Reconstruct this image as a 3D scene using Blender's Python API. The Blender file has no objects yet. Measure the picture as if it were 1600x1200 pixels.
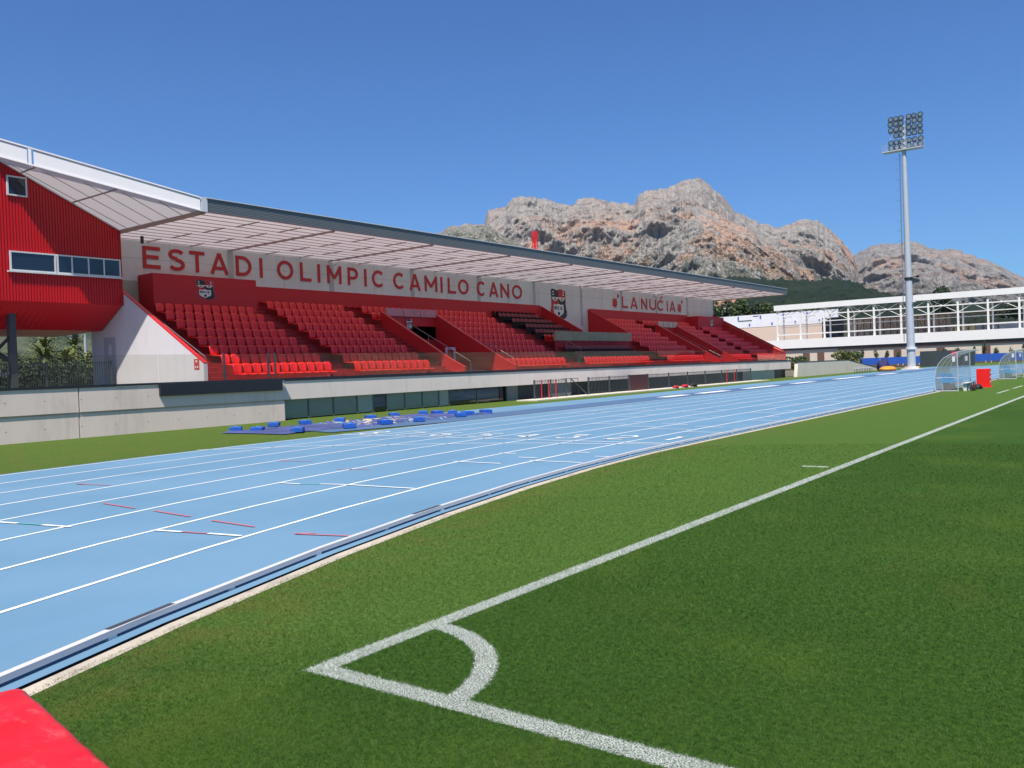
import bpy, math, random
import numpy as np
from mathutils import Vector, Matrix
random.seed(7); rng = np.random.default_rng(7)
D = bpy.data; C = bpy.context; SC = C.scene
COL = SC.collection
# ------------------------------------------------------------------ camera
CAM = Vector((3.519, -2.855, 1.4895))
r_ = Vector((0.80225708, 0.5957777, -0.03784855)); u_ = Vector((0.02113654, 0.03501297, 0.99916332)); f_ = Vector((-0.59660442, 0.80238583, -0.01549672))
cd = D.cameras.new('camera'); cam = D.objects.new('camera', cd); COL.objects.link(cam)
cd.sensor_width = 36; cd.lens = 36*1348.2/1600; cd.clip_start = .05; cd.clip_end = 20000
cam.matrix_world = Matrix(((r_.x, u_.x, -f_.x, CAM.x), (r_.y, u_.y, -f_.y, CAM.y), (r_.z, u_.z, -f_.z, CAM.z), (0, 0, 0, 1)))
SC.camera = cam
# ------------------------------------------------------------------ light
SUN = Vector((.27, -.515, 1)).normalized()          # towards the sun
el = math.asin(SUN.z); az = math.atan2(SUN.x, SUN.y)
w = D.worlds.new('World'); SC.world = w; w.use_nodes = True
nt = w.node_tree; bg = nt.nodes['Background']
sky = nt.nodes.new('ShaderNodeTexSky'); sky.sky_type = 'NISHITA'; sky.sun_disc = False
sky.sun_elevation = el; sky.sun_rotation = az; sky.altitude = 100; sky.air_density = 1.0; sky.dust_density = .5; sky.ozone_density = 2.0
tm = nt.nodes.new('ShaderNodeVectorMath'); tm.operation = 'MULTIPLY'; tm.inputs[1].default_value = (.35, .655, 1.05); nt.links.new(sky.outputs[0], tm.inputs[0]); nt.links.new(tm.outputs[0], bg.inputs[0]); bg.inputs[1].default_value = .098
sl = D.lights.new('sun', 'SUN'); sl.energy = 5.0; sl.angle = math.radians(.53); sl.color = (1, .945, .86)
so = D.objects.new('sun', sl); COL.objects.link(so); so.rotation_euler = SUN.to_track_quat('Z', 'Y').to_euler(); so.location = (0, 0, 60)
SC.view_settings.view_transform = 'Standard'; SC.view_settings.look = 'None'; SC.view_settings.exposure = 0.36; SC.view_settings.gamma = 1
SC.render.engine = 'CYCLES'
SC.cycles.max_bounces = 6; SC.cycles.transparent_max_bounces = 16; SC.cycles.diffuse_bounces = 3

# ------------------------------------------------------------------ materials
class NG:
    def __init__(s, nt): s.t = nt; s.n = nt.nodes; s.l = nt.links
    def node(s, typ, **kw):
        n = s.n.new(typ)
        for k, v in kw.items(): setattr(n, k, v)
        return n
    def put(s, sock, v):
        if hasattr(v, 'links') or hasattr(v, 'is_linked'): s.l.new(v, sock)
        else: sock.default_value = v
    def math(s, op, a, b=0., c=None, clamp=False):
        n = s.node('ShaderNodeMath', operation=op, use_clamp=clamp); s.put(n.inputs[0], a); s.put(n.inputs[1], b)
        if c is not None: s.put(n.inputs[2], c)
        return n.outputs[0]
    def mix(s, f, a, b):
        n = s.node('ShaderNodeMix', data_type='RGBA'); s.put(n.inputs[0], f)
        s.put(n.inputs[6], a if not isinstance(a, tuple) else (*a[:3], 1)); s.put(n.inputs[7], b if not isinstance(b, tuple) else (*b[:3], 1)); return n.outputs[2]
    def ramp(s, f, a, b, lo=0., hi=1.):
        n = s.node('ShaderNodeMapRange', interpolation_type='SMOOTHSTEP'); s.put(n.inputs[0], f)
        s.put(n.inputs[1], a); s.put(n.inputs[2], b); s.put(n.inputs[3], lo); s.put(n.inputs[4], hi); return n.outputs[0]
    def pos(s): return s.node('ShaderNodeNewGeometry').outputs['Position']
    def obj(s): return s.node('ShaderNodeTexCoord').outputs['Object']
    def noise(s, vec, scale, detail=3., rough=.55, out=0):
        n = s.node('ShaderNodeTexNoise'); s.put(n.inputs['Vector'], vec); s.put(n.inputs['Scale'], scale); s.put(n.inputs['Detail'], detail); s.put(n.inputs['Roughness'], rough); return n.outputs[out]
    def scalev(s, vec, sc):
        n = s.node('ShaderNodeVectorMath', operation='MULTIPLY'); s.put(n.inputs[0], vec); n.inputs[1].default_value = sc; return n.outputs[0]
    def sep(s, vec):
        n = s.node('ShaderNodeSeparateXYZ'); s.put(n.inputs[0], vec); return n.outputs
MATS = {}
def newmat(name):
    m = D.materials.new(name); m.use_nodes = True; g = NG(m.node_tree); b = g.n['Principled BSDF']; return m, g, b
def mat(name, col, rough=.6, metal=0., var=.12, vs=1.5, fine=.06, fs=40., bump=0., bs=60., spec=.5, vscale=(1, 1, 1), stain=0., ss=.7, coat=0.):
    if name in MATS: return MATS[name]
    m, g, b = newmat(name); p = g.scalev(g.pos(), vscale)
    n1 = g.noise(p, vs, 4.); n2 = g.noise(g.pos(), fs, 2.)
    f = g.math('ADD', g.math('MULTIPLY', g.math('SUBTRACT', n1, .5), var*2.6), g.math('MULTIPLY', g.math('SUBTRACT', n2, .5), fine*2.6))
    k = g.math('ADD', f, 1.)
    if stain:
        dr = g.ramp(g.noise(g.scalev(g.pos(), (2.2, 2.2, .12)), 1.6, 5., .7), .52, .70); k = g.math('MULTIPLY', k, g.math('SUBTRACT', 1., g.math('MULTIPLY', dr, stain*.55)))
        st = g.ramp(g.noise(g.scalev(g.pos(), (1, 1, .35)), ss, 6., .7), .5, .72)
        k = g.math('MULTIPLY', k, g.math('SUBTRACT', 1., g.math('MULTIPLY', st, stain)))
    n = g.node('ShaderNodeVectorMath', operation='SCALE'); n.inputs[0].default_value = col; g.l.new(k, n.inputs['Scale'])
    g.l.new(n.outputs[0], b.inputs['Base Color'])
    g.put(b.inputs['Roughness'], g.math('ADD', rough, g.math('MULTIPLY', g.math('SUBTRACT', n1, .5), .25), clamp=True)); b.inputs['Metallic'].default_value = metal; b.inputs['Specular IOR Level'].default_value = spec
    b.inputs['Coat Weight'].default_value = coat
    if bump:
        bn = g.node('ShaderNodeBump'); bn.inputs['Strength'].default_value = bump; bn.inputs['Distance'].default_value = .02
        g.l.new(g.noise(g.pos(), bs, 4.), bn.inputs['Height']); g.l.new(bn.outputs[0], b.inputs['Normal'])
    MATS[name] = m; return m
def glassmat(name, tint=(.93, .97, .95), refl=.08, milk=.012):
    if name in MATS: return MATS[name]
    m = D.materials.new(name); m.use_nodes = True; g = NG(m.node_tree); g.n.remove(g.n['Principled BSDF'])
    o = g.n['Material Output']; t = g.node('ShaderNodeBsdfTransparent'); t.inputs[0].default_value = (*tint, 1)
    gl = g.node('ShaderNodeBsdfGlossy'); gl.inputs['Roughness'].default_value = .02; gl.inputs[0].default_value = (.8, .8, .8, 1)
    fr = g.node('ShaderNodeFresnel'); fr.inputs[0].default_value = 1.45
    d = g.node('ShaderNodeBsdfDiffuse'); d.inputs[0].default_value = (.5, .5, .45, 1)
    a = g.node('ShaderNodeMixShader'); a.inputs[0].default_value = milk; g.l.new(t.outputs[0], a.inputs[1]); g.l.new(d.outputs[0], a.inputs[2])
    mx = g.node('ShaderNodeMixShader'); g.l.new(g.math('ADD', g.math('MULTIPLY', fr.outputs[0], .34), refl*.3, clamp=True), mx.inputs[0])
    g.l.new(a.outputs[0], mx.inputs[1]); g.l.new(gl.outputs[0], mx.inputs[2]); g.l.new(mx.outputs[0], o.inputs[0])
    MATS[name] = m; return m
RED = (.56, .012, .016)
M_seat = mat('red_plastic', (.82, .014, .012), .36, var=.05, vs=6, fine=.02)
M_red = mat('red_paint', (.52, .009, .016), .6, var=.08, fine=.03, bump=.05)
M_redmet = mat('red_sheet_metal', (.54, .006, .011), .42, var=.05, vs=2, fine=.02)
M_step = mat('red_concrete', (.36, .014, .018), .8, var=.2, vs=2, fine=.1, bump=.2, stain=.3)
M_nose = mat('red_nosing', (.60, .10, .09), .6, var=.15)
M_white = mat('white_paint', (.68, .65, .66), .55, var=.03, fine=.01, stain=.08)
M_wmetal = mat('white_metal', (.66, .645, .65), .35, var=.02, fine=.01)
M_conc = mat('concrete', (.77, .635, .56), .85, var=.07, vs=.8, fine=.06, fs=60, bump=.25, stain=.17)
M_concl = mat('concrete_light', (.80, .68, .61), .8, var=.06, vs=.8, fine=.05, bump=.15, stain=.14)
M_bwall = mat('concrete_back', (.68, .66, .655), .8, var=.09, vs=.6, fine=.05, bump=.15, stain=.15, vscale=(1, 1, .4))
M_black = mat('black_metal', (.018, .02, .026), .45, var=.1)
M_dark = mat('dark_steel', (.05, .055, .065), .5, var=.1)
M_grey = mat('grey_cladding', (.185, .195, .205), .55, metal=.0, var=.04, fine=.02)
M_galv = mat('galvanised_steel', (.44, .47, .50), .55, metal=.1, var=.08, vs=3, fine=.04)
M_alu = mat('aluminium', (.62, .64, .68), .35, metal=.4, var=.05)
M_soff = mat('soffit_panel', (.80, .78, .78), .6, var=.04, vs=.6, fine=.02, stain=.06)
M_soff.node_tree.nodes; _g = NG(M_soff.node_tree); _o = _g.n['Material Output']; _t = _g.node('ShaderNodeBsdfTranslucent'); _t.inputs[0].default_value = (.92, .84, .81, 1); _x = _g.node('ShaderNodeMixShader'); _x.inputs[0].default_value = .26
_g.l.new(_g.n['Principled BSDF'].outputs[0], _x.inputs[1]); _g.l.new(_t.outputs[0], _x.inputs[2]); _g.l.new(_x.outputs[0], _o.inputs[0])
M_purl = mat('purlin', (.42, .32, .31), .6, var=.15)
M_letter = mat('red_letter', (.50, .012, .02), .45, var=.04)
M_glassdk = mat('dark_glass', (.012, .018, .03), .06, var=.1, fine=.0, spec=.9)
M_facade = mat('facade_glass', (.21, .26, .235), .2, var=.12, vs=.5, fine=.02, spec=.8)
M_facade2 = mat('facade_frost', (.34, .39, .37), .28, var=.08, vs=.5, fine=.02, spec=.6)
M_frame = mat('window_frame', (.62, .64, .64), .45, var=.03)
M_gframe = mat('green_grey_frame', (.10, .13, .12), .45, var=.03)
M_blue = mat('blue_foam', (.012, .09, .42), .5, var=.12, vs=4)
M_navy = mat('navy_fabric', (.02, .02, .10), .8, var=.3, vs=6, bump=.5, bs=8)
M_vip = mat('dark_upholstery', (.012, .012, .016), .6, var=.1)
M_vipr = mat('maroon_upholstery', (.22, .02, .025), .55, var=.1)
M_gold = mat('beige_panel', (.36, .29, .17), .6, var=.25, vs=2.5, stain=.3)
M_yel = mat('yellow_vinyl', (.75, .30, .02), .5, var=.1)
M_bars = mat('bar_paint', (.035, .045, .055), .5, var=.1)
M_trunk = mat('bark', (.12, .085, .055), .9, var=.3, vs=6, bump=.5)
M_leaf = mat('leaf_green', (.055, .085, .022), .7, var=.5, vs=1.2, fine=.4, fs=9)
M_pine = mat('pine_green', (.028, .05, .018), .75, var=.45, vs=.6, fine=.4, fs=5)
M_palm = mat('palm_green', (.10, .12, .028), .6, var=.4, vs=1.2, fine=.4, fs=9)
M_panelc = mat('banner_pink', (.52, .22, .25), .6, var=.25, vs=3, stain=.2)
M_rail = mat('rail_metal', (.22, .18, .18), .4, metal=.4)
M_beigew = mat('beige_wall', (.62, .52, .42), .8, var=.05, stain=.1)
M_house = mat('house_render', (.60, .52, .40), .8, var=.06)
M_tile = mat('roof_tile', (.33, .17, .11), .8, var=.2)
M_rust = mat('rust_steel', (.26, .13, .09), .7, var=.3)
M_skin_b = mat('bottle_black', (.03, .03, .035), .4)
G_rail = glassmat('balustrade_glass', (.93, .93, .90), .03, .012)
G_dug = glassmat('polycarbonate', (.84, .87, .87), .2, .13)

# ------------------------------------------------------------------ mesh tools
class MB:
    def __init__(s): s.v = []; s.f = []; s.m = []
    def add(s, vs, fs, mi=0):
        o = len(s.v); s.v += [tuple(v) for v in vs]; s.f += [tuple(o+i for i in f) for f in fs]; s.m += [mi]*len(fs); return s
    def box(s, x0, x1, y0, y1, z0, z1, mi=0):
        if x0 > x1: x0, x1 = x1, x0
        if y0 > y1: y0, y1 = y1, y0
        if z0 > z1: z0, z1 = z1, z0
        v = [(x0, y0, z0), (x1, y0, z0), (x1, y1, z0), (x0, y1, z0), (x0, y0, z1), (x1, y0, z1), (x1, y1, z1), (x0, y1, z1)]
        return s.add(v, [(0, 3, 2, 1), (4, 5, 6, 7), (0, 1, 5, 4), (1, 2, 6, 5), (2, 3, 7, 6), (3, 0, 4, 7)], mi)
    def quad(s, a, b, c, d, mi=0): return s.add([a, b, c, d], [(0, 1, 2, 3)], mi)
    def prism(s, base, vec, mi=0):
        n = len(base); vec = Vector(vec); top = [tuple(Vector(b)+vec) for b in base]
        fs = [tuple(range(n-1, -1, -1)), tuple(range(n, 2*n))]+[(i, (i+1) % n, n+(i+1) % n, n+i) for i in range(n)]
        return s.add(list(base)+top, fs, mi)
    def tube(s, p, q, r, n=8, r2=None, mi=0, caps=True):
        p, q = Vector(p), Vector(q); d = (q-p)
        if d.length < 1e-6: return s
        d.normalize(); a = d.orthogonal().normalized(); b = d.cross(a); r2 = r if r2 is None else r2
        vs = [tuple(p+(a*math.cos(t)+b*math.sin(t))*r) for t in [2*math.pi*i/n for i in range(n)]]+[tuple(q+(a*math.cos(t)+b*math.sin(t))*r2) for t in [2*math.pi*i/n for i in range(n)]]
        fs = [(i, (i+1) % n, n+(i+1) % n, n+i) for i in range(n)]
        if caps: fs += [tuple(range(n-1, -1, -1)), tuple(range(n, 2*n))]
        return s.add(vs, fs, mi)
    def path(s, pts, r, n=6, mi=0):
        for a, b in zip(pts, pts[1:]): s.tube(a, b, r, n, mi=mi)
        return s
    def build(s, name, mats, parent=None, smooth=False, bevel=0., world=True):
        if not isinstance(mats, (list, tuple)): mats = [mats]
        off = Vector((0, 0, 0))
        if parent is not None and world: off = ORG.get(parent.name, Vector((0, 0, 0)))
        me = D.meshes.new(name)
        me.from_pydata([(v[0]-off.x, v[1]-off.y, v[2]-off.z) for v in s.v], [], s.f)
        for m in mats: me.materials.append(m)
        if len(mats) > 1: me.polygons.foreach_set('material_index', s.m)
        if smooth: me.polygons.foreach_set('use_smooth', [True]*len(me.polygons))
        me.update(); o = D.objects.new(name, me); COL.objects.link(o)
        if parent is not None: o.parent = parent; ORG[o.name] = off
        else: ORG[o.name] = Vector((0, 0, 0))
        if bevel:
            b = o.modifiers.new('bevel', 'BEVEL'); b.width = bevel; b.segments = 2; b.limit_method = 'ANGLE'
        return o
ORG = {}
def npmesh(name, V, F, mats, midx=None, smooth=True, parent=None):
    me = D.meshes.new(name); V = np.asarray(V, np.float32); F = np.asarray(F, np.int32); k = F.shape[1]
    me.vertices.add(len(V)); me.vertices.foreach_set('co', V.ravel())
    me.loops.add(F.size); me.loops.foreach_set('vertex_index', F.ravel())
    me.polygons.add(len(F)); me.polygons.foreach_set('loop_start', np.arange(0, F.size, k, dtype=np.int32)); me.polygons.foreach_set('loop_total', np.full(len(F), k, np.int32))
    if not isinstance(mats, (list, tuple)): mats = [mats]
    for m in mats: me.materials.append(m)
    if midx is not None: me.polygons.foreach_set('material_index', np.asarray(midx, np.int32))
    me.polygons.foreach_set('use_smooth', np.full(len(F), smooth)); me.update(calc_edges=True); me.validate()
    o = D.objects.new(name, me); COL.objects.link(o); ORG[o.name] = Vector((0, 0, 0))
    if parent is not None: o.parent = parent
    return o
def thing(name, label, cat, loc=(0, 0, 0), group=None, rz=0.):
    o = D.objects.new(name, None); o.empty_display_size = .2; COL.objects.link(o); o.location = loc; o.rotation_euler.z = rz
    ORG[o.name] = Vector(loc); return tag(o, label, cat, group)
def tag(o, label, cat, group=None, kind=None):
    if label: o['label'] = label
    if cat: o['category'] = cat
    if group: o['group'] = group
    if kind: o['kind'] = kind
    return o
def struct(o, label=None): o['kind'] = 'structure'; return tag(o, label, None)
def dup(root, loc, label, rz=None, group=None):
    r = root.copy(); COL.objects.link(r); r.location = loc; r['label'] = label
    if rz is not None: r.rotation_euler.z = rz
    if group: r['group'] = group
    for ch in list(root.children):
        c = ch.copy(); COL.objects.link(c); c.parent = r
        for gch in list(ch.children):
            e = gch.copy(); COL.objects.link(e); e.parent = c
    return r
ORD = ['zeroth', 'first', 'second', 'third', 'fourth', 'fifth', 'sixth', 'seventh', 'eighth', 'ninth', 'tenth', 'eleventh', 'twelfth', 'thirteenth', 'fourteenth', 'fifteenth', 'sixteenth', 'seventeenth', 'eighteenth', 'nineteenth', 'twentieth']
def od(n):
    if n <= 20: return ORD[n]
    t = {2: 'twenty', 3: 'thirty', 4: 'forty'}[n//10]; return t+'-'+ORD[n % 10] if n % 10 else t[:-1]+'ieth'
# numpy value noise
def _h(ix, iy, iz, s):
    n = (ix.astype(np.int64)*374761393+iy.astype(np.int64)*668265263+iz.astype(np.int64)*2147483647+s*974634777) & 0xffffffff
    n = ((n ^ (n >> 13))*1274126177) & 0xffffffff; n = n ^ (n >> 16); n = (n*2246822519) & 0xffffffff
    return ((n ^ (n >> 15)) & 0xffffff)/float(0xffffff)
def vnoise(x, y, z, s=0):
    ix, iy, iz = np.floor(x), np.floor(y), np.floor(z); fx, fy, fz = x-ix, y-iy, z-iz
    fx, fy, fz = [t*t*t*(t*(t*6-15)+10) for t in (fx, fy, fz)]; o = 0
    for a in (0, 1):
        for b in (0, 1):
            for c in (0, 1):
                o = o+_h(ix+a, iy+b, iz+c, s)*(fx if a else 1-fx)*(fy if b else 1-fy)*(fz if c else 1-fz)
    return o*2-1
def fbm(x, y, z, oct=5, s=0, ridged=False, gain=.5):
    o = 0; a = 1.; t = 0
    for i in range(oct):
        n = vnoise(x, y, z, s+i)
        if ridged: n = 1-2*np.abs(n)
        o = o+a*n; t += a; a *= gain; x, y, z = x*2.03+11.3, y*2.03+5.1, z*2.03+3.7
    return o/t

# ------------------------------------------------------------------ terrain, ground
def grass_color(g):
    """turf colour from the place on the pitch, with the painted lines on the same blades"""
    P = g.pos(); x, y, z = g.sep(P)
    big = g.noise(P, .55, 4.); mid = g.noise(P, 5., 3.); fine0 = g.noise(P, 230., 2., .7); f2 = g.noise(P, 28., 4., .75); fine = g.math('ADD', g.math('MULTIPLY', fine0, .55), g.math('MULTIPLY', f2, .45))
    inside = g.ramp(g.math('ADD', x, g.math('MULTIPLY', g.math('SUBTRACT', mid, .5), .25)), -.02, .12); inside = g.math('MAXIMUM', inside, g.math('MULTIPLY', .75, g.ramp(g.math('ADD', g.math('ADD', y, g.math('MULTIPLY', x, -.35)), g.math('MULTIPLY', big, 1.2)), 1.6, 0., 0., 1.)))
    a = g.mix(g.ramp(fine, .38, .63), (.032, .080, .009), (.122, .212, .038))
    b = g.mix(g.ramp(fine, .38, .63), (.012, .043, .004), (.075, .155, .020))
    c = g.mix(inside, a, b)
    # mowing bands across the pitch, the sheen of leaning blades put into the colour
    band = g.ramp(g.math('SINE', g.math('MULTIPLY', g.math('ADD', y, 3.2), 2*math.pi/11.)), -.25, .25)
    c = g.mix(g.math('MULTIPLY', g.math('MULTIPLY', band, inside), .35), c, g.mix(.5, c, (.020, .058, .005)))
    c = g.mix(g.math('MULTIPLY', g.ramp(big, .48, .72), .4), c, (.095, .15, .02))
    c = g.mix(g.math('MULTIPLY', g.ramp(g.noise(P, 1.7, 5., .65), .66, .78), .3), c, (.14, .17, .04))
    # dry rim near the kerb
    X2 = g.math('SUBTRACT', x, 32.904); Y2 = g.math('SUBTRACT', y, 12.128); rad = g.math('SUBTRACT', g.math('SQRT', g.math('ADD', g.math('MULTIPLY', X2, X2), g.math('MULTIPLY', Y2, Y2))), 36.5)
    lane = g.mix(g.math('GREATER_THAN', y, 12.128), rad, g.math('SUBTRACT', -3.596, x)); lane = g.sep(lane)[0]
    rim = g.math('MULTIPLY', g.ramp(lane, -1.5, -.25), g.ramp(g.noise(P, 2.3, 5., .7), .38, .62)); c = g.mix(g.math('MULTIPLY', rim, .42), c, g.mix(fine, (.10, .10, .02), (.19, .16, .045)))
    dry = g.math('MULTIPLY', inside, g.ramp(g.noise(g.scalev(P, (1., .5, 1)), .9, 6., .7), .54, .72)); c = g.mix(g.math('MULTIPLY', dry, .28), c, (.11, .115, .022))
    pale_blades = g.ramp(g.noise(P, 300., 1.), .70, .76); c = g.mix(g.math('MULTIPLY', pale_blades, .5), c, (.20, .26, .07))  # sparse paler blades scattered at random
    # painted lines
    j = g.noise(P, 35., 3.); dx = g.math('MULTIPLY', g.math('SUBTRACT', j, .5), .045)
    px = g.math('ADD', x, dx); py = g.math('ADD', y, dx)
    def rect(x0, x1, y0, y1, e=.012):
        ax = g.math('SUBTRACT', (x1-x0)/2, g.math('ABSOLUTE', g.math('SUBTRACT', px, (x0+x1)/2))); ay = g.math('SUBTRACT', (y1-y0)/2, g.math('ABSOLUTE', g.math('SUBTRACT', py, (y0+y1)/2)))
        return g.ramp(g.math('MINIMUM', ax, ay), -e, e)
    rr = g.math('SQRT', g.math('ADD', g.math('MULTIPLY', px, px), g.math('MULTIPLY', py, py)))
    arc = g.ramp(g.math('SUBTRACT', .058, g.math('ABSOLUTE', g.math('SUBTRACT', rr, .935))), -.012, .012)
    arc = g.math('MULTIPLY', arc, g.math('MULTIPLY', g.math('GREATER_THAN', px, 0.), g.math('GREATER_THAN', py, 0.)))
    L = arc
    for q in [(0, .12, 0, 100), (0, 66, 0, .12), (-.45, -.10, 9.16, 9.28), (-1.1, -1., 32.8, 36), (-1.1, -1., 37.2, 40.4), (-1.1, -1., 41.6, 44.8), (-1.1, -1., 50, 53), (0, 66, 49.5, 49.62), (16.5, 16.62, 0, 16.5), (16.5, 50, 16.5, 16.62)]:
        L = g.math('MAXIMUM', L, rect(*q))
    paint = g.math('MULTIPLY', L, g.ramp(g.noise(P, 130., 2., .7), .40, .58, .02, 1.))
    paint = g.math('MULTIPLY', paint, g.ramp(g.noise(P, 6., 3.), .25, .5, .7, 1.))
    return g.mix(paint, c, (.66, .68, .64)), fine, mid
m, g, b = newmat('turf'); c, fine, mid = grass_color(g); g.l.new(c, b.inputs['Base Color']); b.inputs['Roughness'].default_value = .9; b.inputs['Specular IOR Level'].default_value = .1
bn = g.node('ShaderNodeBump'); bn.inputs['Strength'].default_value = .7; bn.inputs['Distance'].default_value = .03
g.l.new(g.math('ADD', g.noise(g.pos(), 55., 3.), fine), bn.inputs['Height']); g.l.new(bn.outputs[0], b.inputs['Normal']); M_turf = m
m, g, b = newmat('grass_blade'); c, fine, mid = grass_color(g); g.l.new(c, b.inputs['Base Color']); b.inputs['Roughness'].default_value = .6; b.inputs['Specular IOR Level'].default_value = .2
M_blade = m
CX = 32.904; YS = 12.128; YE = 96.52
def stad(l, n=56, m=30):
    """points of the running-track loop at lane coordinate l (0 = kerb rail)"""
    r = 36.5+l; p = []
    for i in range(n+1): t = math.pi+math.pi*i/n; p.append((CX+r*math.cos(t), YS+r*math.sin(t)))
    for i in range(1, m): p.append((CX+r, YS+(YE-YS)*i/m))
    for i in range(n+1): t = math.pi*i/n; p.append((CX+r*math.cos(t), YE+r*math.sin(t)))
    for i in range(1, m): p.append((CX-r, YE+(YS-YE)*i/m))
    return p
def ring(mb, l0, l1, z0, z1=None, mi=0, n=56):
    z1 = z0 if z1 is None else z1; a = stad(l0, n); bb = stad(l1, n); N = len(a)
    for i in range(N):
        j = (i+1) % N; mb.quad((*a[i], z0), (*bb[i], z1), (*bb[j], z1), (*a[j], z0), mi)
M_far = mat('far_ground', (.14, .13, .075), .95, var=.4, vs=.01, fine=.2, fs=.2)
mb = MB(); mb.quad((-9000, -9000, -.25), (9000, -9000, -.25), (9000, 9000, -.25), (-9000, 9000, -.25)); struct(mb.build('ground', M_far))
mb = MB(); mb.quad((-22.3, -70, -.012), (110, -70, -.012), (110, 152, -.012), (-22.3, 152, -.012)); struct(mb.build('outer_turf', M_turf))
mb = MB(); pts = stad(-.255); mb.add([(x, y, 0) for x, y in pts], [tuple(range(len(pts)))]); struct(mb.build('pitch_turf', M_turf))
m, g, b = newmat('track_blue'); P = g.pos()
big = g.noise(P, .35, 4.); grit = g.noise(P, 220., 2.); mid_ = g.noise(P, 2.2, 5., .65)
x, y, z = g.sep(P); seam = g.noise(g.scalev(P, (1.2, .08, 1)), 1., 3.)
c = g.mix(g.ramp(big, .3, .7), (.122, .245, .355), (.155, .285, .40)); c = g.mix(g.math('MULTIPLY', g.ramp(mid_, .52, .8), .3), c, (.21, .315, .40)); c = g.mix(g.math('MULTIPLY', g.ramp(seam, .45, .7), .25), c, (.14, .29, .43))
scuff = g.ramp(g.noise(g.scalev(P, (1, .3, 1)), 3.4, 6., .75), .60, .74); c = g.mix(g.math('MULTIPLY', scuff, .28), c, (.10, .16, .23)); spk = g.ramp(g.noise(P, 38., 2.), .66, .74); c = g.mix(g.math('MULTIPLY', spk, .3), c, (.30, .38, .44))
c = g.mix(g.math('MULTIPLY', g.ramp(grit, .3, .7), .3), c, (.085, .17, .26)); g.l.new(c, b.inputs['Base Color']); b.inputs['Roughness'].default_value = .75; b.inputs['Specular IOR Level'].default_value = .35
bn = g.node('ShaderNodeBump'); bn.inputs['Strength'].default_value = .35; bn.inputs['Distance'].default_value = .004; g.l.new(grit, bn.inputs['Height']); g.l.new(bn.outputs[0], b.inputs['Normal']); M_track = m
mb = MB(); ring(mb, -.095, 9.95, 0.0); struct(mb.build('track_surface', M_track))
M_runway = mat('runway_blue', (.065, .13, .235), .8, var=.15, vs=.6, fine=.15, fs=150)
mb = MB(); mb.quad((-18.1, 20.8, .004), (-13.46, 20.8, .004), (-13.46, 118, .004), (-18.1, 118, .004)); struct(mb.build('runway_apron', M_track))
mb = MB(); mb.add([(-15.45, 13.2, .008), (-14.35, 12.9, .008), (-13.5, 17.5, .008), (-13.5, 112, .008), (-15.5, 112, .008), (-15.5, 21, .008)], [(0, 1, 2, 3, 4, 5)]); struct(mb.build('runway', M_runway))
# kerb edging and drain
mb = MB(); ring(mb, -.145, -.262, .003); ring(mb, -.145, -.145, -.05, .003); ring(mb, -.262, -.262, .003, -.03)
M_kerb = mat('kerb_concrete', (.50, .43, .33), .85, var=.2, vs=3, fine=.15, bump=.3, stain=.35, ss=5); struct(mb.build('kerb_edging', M_kerb))
mb = MB(); ring(mb, -.095, -.15, -.012); ring(mb, -.095, -.095, -.03, -.001); struct(mb.build('drain_channel', M_black))
# ------------------------------------------------------------------ lane markings
mb = MB(); Zm = .004
for k in range(1, 9): ring(mb, 1.22*k-.025, 1.22*k+.025, Zm)
def seg(x0, y0, x1, y1, wd, mi=0, z=.009):
    dx, dy = x1-x0, y1-y0; L = math.hypot(dx, dy); nx, ny = -dy/L*wd/2, dx/L*wd/2
    mb.quad((x0+nx, y0+ny, z), (x1+nx, y1+ny, z), (x1-nx, y1-ny, z), (x0-nx, y0-ny, z), mi)
for q in [(-6.98, 1.43, -6.62, 1.50, 0), (-6.21, 1.58, -5.76, 1.66, 0), (-4.66, 1.97, -4.30, 2.04, 0), (-4.30, 2.04, -3.95, 2.11, 1), (-3.95, 2.11, -3.52, 2.18, 0), (-6.62, 1.50, -6.21, 1.58, 2),
          (-3.10, 2.49, -2.50, 2.66, 1), (-3.13, 2.49, -2.95, 2.60, 1), (-3.83, 2.56, -4.62, 2.60, 1), (-5.09, 2.65, -5.92, 2.71, 1), (-6.35, 2.72, -7.19, 2.78, 1), (-9.03, 3.86, -9.75, 3.72, 1), (-9.75, 3.72, -9.6, 3.80, 1),
          (-4.22, 5.34, -5.42, 5.28, 0), (-5.42, 5.28, -5.86, 5.18, 0), (-6.16, 5.07, -6.55, 5.05, 0), (-5.86, 5.18, -6.16, 5.07, 2), (-9.35, 7.2, -8.6, 7.35, 1), (-9.35, 7.2, -9.2, 7.32, 1), (-7.1, 6.6, -6.5, 6.75, 1)]:
    seg(q[0], q[1], q[2], q[3], .05 if q[4] == 0 else .034, q[4])
seg(-3.55, 11.9, -13.36, 12.35, .05); 
for a, bb in zip([(-13.4, 8.2), (-11.13, 9.73), (-10.05, 10.13), (-7.89, 11.05), (-6.32, 11.42)], [(-11.13, 9.73), (-10.05, 10.13), (-7.89, 11.05), (-6.32, 11.42), (-3.65, 11.75)]): seg(*a, *bb, .05)
lx = lambda k: -3.596-1.22*k
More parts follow.
